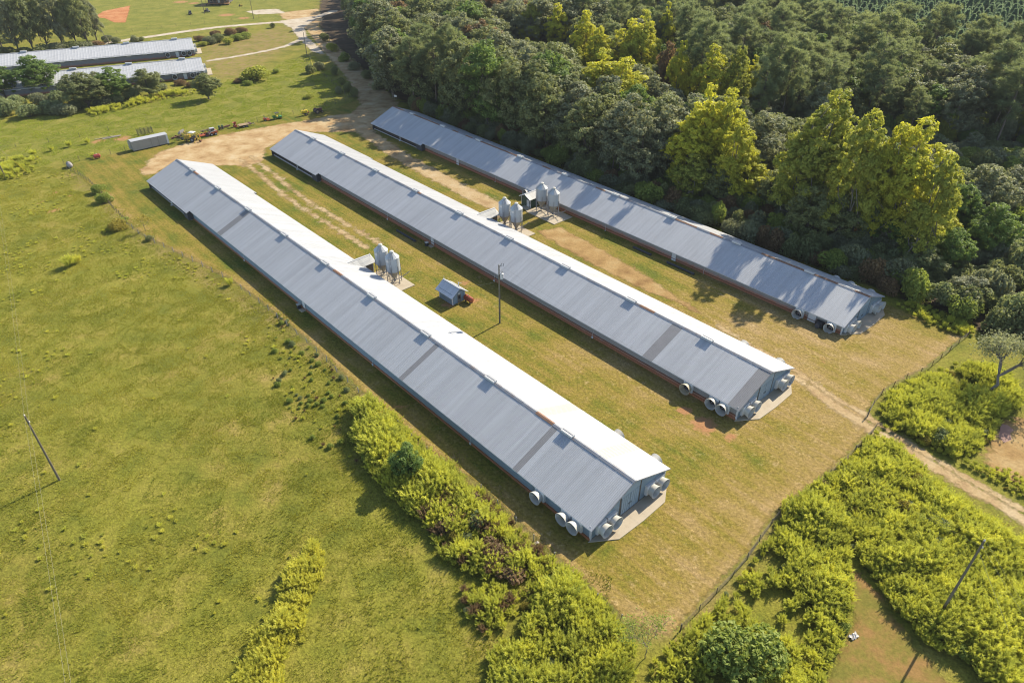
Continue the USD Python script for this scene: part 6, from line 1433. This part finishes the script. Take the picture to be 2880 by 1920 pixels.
for x, y, s, h, mat, lab in [F3(1180, 470) + (3.2, 2.8, 7, "grey bush at the left end of the bank above the track"), F3(1280, 450) + (3.4, 3.2, 3, "dark bush in the middle of the bank"), F3(1380, 470) + (3.2, 2.6, 6, "yellow-green bush in the middle of the bank"), F3(1470, 430) + (3.4, 2.6, 0, "green bush right of centre on the bank"), F3(1560, 410) + (3.0, 2.4, 0, "green bush at the right end of the bank"), F3(1110, 490) + (2.4, 1.6, 6, "low yellow-green bush at the bank's left foot"), F3(1240, 390) + (3.4, 2.6, 5, "brown bush high on the bank's left"), F3(1390, 370) + (3.4, 2.6, 5, "brown bush high on the bank below the gravel road"), F3(1520, 350) + (3.2, 2.2, 5, "russet bush high on the bank's right"), F3(1060, 440) + (2.8, 2.0, 5, "brown brush beside the distant house's corner"), F3(1850, 300) + (1.8, 2.4, 3, "dark upright bush by the gravel road junction"), F3(370, 450) + (2.4, 2.6, 7, "olive bush above the distant roof, right of the leaning tree"), F3(185, 465) + (2.4, 2.4, 7, "olive bush at the leaning tree's foot"), F3(445, 440) + (1.8, 1.6, 3, "small dark bush beside the gravel road"), F3(90, 450) + (3.4, 3.0, 7, "olive bush under the leaning tree")]:
    SHRUB.put(G(x, y), lab, (s / 2, s / 2, h / 2.3), mat=mat)
for x, y, s, h, mat, lab in [(715, 168, 2.6, 3.0, 3, "dark bush at the foot of the road bend pole"), (735, 160, 2.4, 2.6, 7, "olive bush between the road bend pole and the road"), (770, 172, 1.8, 2.8, 3, "shaded small tree leaning by the farm road, farthest"), (785, 195, 1.8, 2.8, 3, "shaded small tree leaning by the farm road, second"), (800, 210, 1.9, 3.0, 3, "shaded small tree leaning by the farm road, third"), (815, 222, 1.8, 2.8, 3, "shaded small tree leaning by the farm road, nearest"), (778, 215, 1.6, 2.2, 7, "shaded bush behind the leaning roadside trees"),
                             (762, 118, 3.4, 3.4, 6, "yellow-green bush on the wood's side of the farm road"), (790, 140, 3.2, 3.0, 0, "green bush on the wood's side of the farm road"), (815, 160, 2.8, 2.6, 7, "olive bush on the wood's side of the farm road"), (845, 180, 2.8, 2.8, 3, "dark bush on the wood's side of the farm road"), (745, 95, 3.0, 3.6, 3, "dark bush across the road from the bend pole"), (870, 205, 2.6, 2.4, 3, "dark bush by the road before the far roof corner"), (710, 225, 2.2, 1.2, 6, "bright weedy bush in the meadow near the shaded road"), (880, 190, 3.0, 3.5, 7, "tawny bush at the wood's foot by the road")]:
    SHRUB.put(G(x, y), lab, (s / 2, s / 2, h / 2.3), mat=mat)
for x, y, s, h, mat, lab in [(228, 442, 1.1, 0.9, 0, "green bush on the pasture fence, upper of two"), (243, 463, 1.1, 1.0, 0, "green bush on the pasture fence, lower of two"), (272, 525, 1.2, 0.8, 2, "olive bush at the pasture fence near the clay scrape"), (285, 512, 0.8, 0.5, 0, "small green bush above the clay scrape"), (345, 552, 0.6, 0.5, 3, "small dark bush by the fence corner post")]:
    SHRUB.put(G(x, y), lab, (s / 1.0, s / 1.0, h / 1.15) if False else (s, s, h), mat=mat)
for x, y, s, m, lab in [(163, 612, 1.35, 0, "round yellow bush alone in the open pasture"), (180, 604, 0.95, 1, "small yellow bush touching the round pasture bush"), (529, 655, 0.85, 0, "feathery bush growing through the pasture fence"), (77, 358, 1.0, 0, "yellow bush in the pasture, left of three in a row"), (120, 347, 0.9, 0, "yellow bush in the pasture, middle of three in a row"), (160, 338, 0.95, 0, "yellow bush in the pasture, right of three in a row"), (202, 330, 0.9, 0, "olive feathery bush before the board pile"), (215, 362, 0.8, 0, "feathery bush behind the red tank")]:
    FEN.put(G(x, y), lab, s, mat=m)
OAK.put(GF(1150, 1345), "dark-leaved small tree in the hedge casting a long shadow", (0.42, 0.42, 0.40), i=0, mat=2)
for x, y, s, h, mat, lab in [(1270, 1475, 2.4, 1.6, 4, "brown dead bush in the middle of the hedge"), (1310, 1405, 2.0, 1.4, 4, "brown dead bush in the upper hedge"), (1385, 1560, 2.4, 1.5, 5, "russet bramble in the hedge near the roof corner"), (1440, 1620, 2.2, 1.3, 5, "russet bramble in the lower hedge"), (1350, 1480, 2.0, 1.8, 1, "grey-green bush in the middle of the hedge"), (2085, 1860, 4.4, 3.6, 0, "dark green round bush at the bottom edge"), (1500, 1560, 1.4, 0.8, 5, "russet weeds at the pasture fence corner")]:
    SHRUB.put(GF(x, y), lab, (s / 2, s / 2, h / 2.3), mat=mat)

# ------------------------------------------------------------------ the feathery thickets
SMALL = []
for j in range(3):
    q = SHRUB.get(j)[1].copy(); q.vertices *= 0.55; SMALL.append(q)
def thicket(name, label, poly_d, spacing, seed, smin, smax, mats=("fennel",), cut=0.27):
    poly = Polygon(GP(poly_d)); pts = scatter(poly, spacing, seed)
    q = meshkit.fbm(np.column_stack([pts * 0.16, np.zeros(len(pts))]), 3, seed); e = mask_of(pts, poly, 2.5)
    rr = np.random.default_rng(seed); keep = (q > cut) | (rr.random(len(pts)) < 0.25); pts, q, e = pts[keep], q[keep], e[keep]
    s = (smin + (smax - smin) * np.clip((q - 0.25) * 2.0, 0, 1)) * rr.uniform(0.65, 1.3, len(pts)) * (0.6 + 0.4 * e)
    me, ma = [], []
    for mt in mats:
        for j in range(4): me.append(FEN.get(j)[1]); ma.append(M[mt])
    if "fennel" in mats:                                      # a few other species grow in it
        k = len(me); me += [SMALL[0], SMALL[1], SMALL[2]]; ma += [M["shrub"], M["shrubgrey"], M["shrubgold"]]
        return scatter_stuff(name, label, "thicket", me, ma, pts, s, seed, weights=[0.955 / k] * k + [0.015] * 3)
    return scatter_stuff(name, label, "thicket", me, ma, pts, s, seed)
thicket("weed_thicket", "dense yellow-green feathery thicket filling the lower right corner", [(1900, 1105), (2010, 998), (2060, 1020), (2110, 1075), (2180, 1140), (2300, 1215), (2420, 1300), (2420, 1640), (2330, 1640), (2230, 1530), (2130, 1480), (2050, 1395), (2000, 1320), (1945, 1260), (1900, 1180)], 0.85, 61, 0.7, 1.35)
thicket("weed_thicket", "dense yellow-green feathery thicket beside the yard's right fence", [(1575, 1462), (1650, 1385), (1715, 1310), (1770, 1240), (1800, 1160), (1890, 1120), (1935, 1210), (1950, 1330), (1950, 1420), (1900, 1530), (1860, 1640), (1480, 1640), (1500, 1520)], 0.85, 62, 0.7, 1.35)
thicket("weed_thicket", "yellow-green feathery thicket at the yard's right corner beyond the track", [(2015, 950), (2040, 915), (2080, 880), (2140, 862), (2210, 830), (2300, 850), (2352, 930), (2310, 950), (2285, 975), (2270, 1020), (2230, 1050), (2180, 1050), (2090, 1000)], 0.85, 63, 0.6, 1.2)
thicket("weed_thicket", "pale feathery strip rising through the pasture at the bottom left", [(715, 1250), (742, 1275), (735, 1340), (700, 1400), (690, 1460), (655, 1500), (640, 1640), (520, 1640), (560, 1530), (590, 1470), (640, 1400), (645, 1330), (690, 1280)], 0.62, 64, 0.8, 1.15, ("fennel_pale",), 0.18)
thicket("weed_thicket", "tall yellow-green feathery hedge along the pasture fence", [(820, 925), (870, 932), (930, 985), (990, 1045), (1060, 1105), (1090, 1150), (1010, 1180), (960, 1200), (900, 1140), (850, 1080), (818, 1010)], 0.75, 65, 1.0, 1.6, ("fennel",), 0.1)
thicket("weed_thicket", "mixed feathery hedge below the near roof corner", [(960, 1150), (1060, 1110), (1130, 1155), (1200, 1225), (1255, 1290), (1235, 1330), (1160, 1330), (1080, 1330), (1010, 1270)], 0.9, 66, 0.7, 1.25, ("fennel", "fennel", "fennel", "dead"))
thicket("weed_thicket", "dense feathery thicket at the bottom centre", [(1265, 1290), (1340, 1350), (1420, 1425), (1450, 1500), (1440, 1640), (1130, 1640), (1120, 1520), (1170, 1440), (1210, 1350)], 0.85, 67, 0.7, 1.35)
thicket("weed_thicket", "low weedy hedge between the bottom thicket and the pasture", [(1060, 1350), (1120, 1340), (1190, 1370), (1160, 1440), (1120, 1460), (1070, 1420)], 0.75, 68, 0.5, 0.95, ("fennel", "fennel", "fennel", "dead"))
thicket("weed_thicket", "low yellow-green bushes along the foot of the meadow tree screen", [(200, 258), (300, 236), (375, 217), (455, 208), (458, 216), (380, 228), (310, 246), (215, 268)], 1.5, 69, 0.7, 1.1)
thicket("weed_thicket", "weedy patch around the pole at the pasture's left edge", [(-20, 375), (40, 362), (95, 365), (80, 395), (45, 410), (-20, 415)], 1.4, 70, 0.6, 1.0)
thicket("weed_thicket", "yellow-green vines along the yard's edge below the shaded thicket", [(2050, 695), (2080, 692), (2150, 715), (2235, 755), (2240, 775), (2190, 768), (2120, 740)], 1.0, 71, 0.5, 0.9)
thicket("weed_thicket", "rough weeds between the farm track and the thicket", [(2030, 985), (2090, 1005), (2200, 1060), (2300, 1120), (2420, 1190), (2420, 1130), (2320, 1080), (2200, 1060), (2110, 1020), (2050, 960)], 0.7, 72, 0.35, 0.65, ("fennel",), 0.2)

# ------------------------------------------------------------------ pasture grass and weeds
PAST = Polygon(GP([(-120, 400), (150, 392), (240, 470), (330, 552), (540, 662), (700, 790), (830, 915), (985, 1050), (1105, 1135), (1255, 1280), (1425, 1430), (1400, 1700), (-150, 1700)]))
tiles = [tuft_tile(700 + j, 6.0, 620, 0.17, 0.028) for j in range(4)]
pts = scatter(PAST, 4.6, 81); pts = pts[[in_frame(p, 1, 0.05, 0.06) for p in pts]]
scatter_stuff("pasture_grass", "rough olive and straw coloured grass of the open pasture", "grass", tiles, [M["blade"]] * 4, pts, rng.uniform(0.85, 1.25, len(pts)), 82)
pts = scatter(MEADOW, 6.0, 83); pts = pts[[in_frame(p, 1, 0.03, 0.03) for p in pts]]
scatter_stuff("meadow_grass", "lush bright grass of the meadow behind the machinery", "grass", tiles, [M["bladelush"]] * 4, pts, rng.uniform(0.9, 1.4, len(pts)), 84)
pts = scatter(PAST, 1.1, 85); q = meshkit.fbm(np.column_stack([pts * 0.07, np.zeros(len(pts))]), 4, 9)
pts = pts[(q > 0.60) & (rng.random(len(pts)) < 0.5) | (rng.random(len(pts)) < 0.03)]; pts = pts[[in_frame(p, 1, 0.03, 0.03) for p in pts]]
scatter_stuff("pasture_weeds", "small yellowish weeds dotted over the open pasture", "weeds", [FEN.get(j)[1] for j in range(4)], [M["fennel"], M["fennel_pale"], M["fennel"], M["fennel_pale"]], pts, np.column_stack([rng.uniform(0.15, 0.42, len(pts))] * 2 + [rng.uniform(0.10, 0.22, len(pts))]), 86)
WEEDY = Polygon(GP([(640, 720), (720, 800), (830, 915), (815, 1000), (840, 1080), (700, 1000), (620, 860)]))
pts = scatter(WEEDY, 1.1, 87)
wp = pts[rng.random(len(pts)) < 0.6]
scatter_stuff("broad_weeds", "dark green and brown weeds by the pasture fence above the hedge", "weeds", [SHRUB.get(0)[1], SHRUB.get(1)[1], FEN.get(0)[1], FEN.get(1)[1], SHRUB.get(2)[1]], [M["shrub"], M["shrub"], M["fennel"], M["dead"], M["shrubgrey"]], wp, rng.uniform(0.12, 0.34, len(wp)), 88)
print("trees", OAK.n, PINE.n, POP.n, "yp", YP.n, "shrubs", SHRUB.n, "far", len(far_pts), "gap", gap_n)

# ------------------------------------------------------------------ air
g = NG(); v = g("principled_volume", color=(0.86, 0.90, 0.95), density=0.00005, anisotropy=0.0)
M["haze"] = usdkit.material(stage, "/World/Looks/haze", g.nodes, g.links, volume=v + ".volume")
obj("haze", box(13000, 13000, 92, (0, 2500, -1.0)), M["haze"], kind="stuff", label="thin autumn haze over the farm and woods", cat="haze")
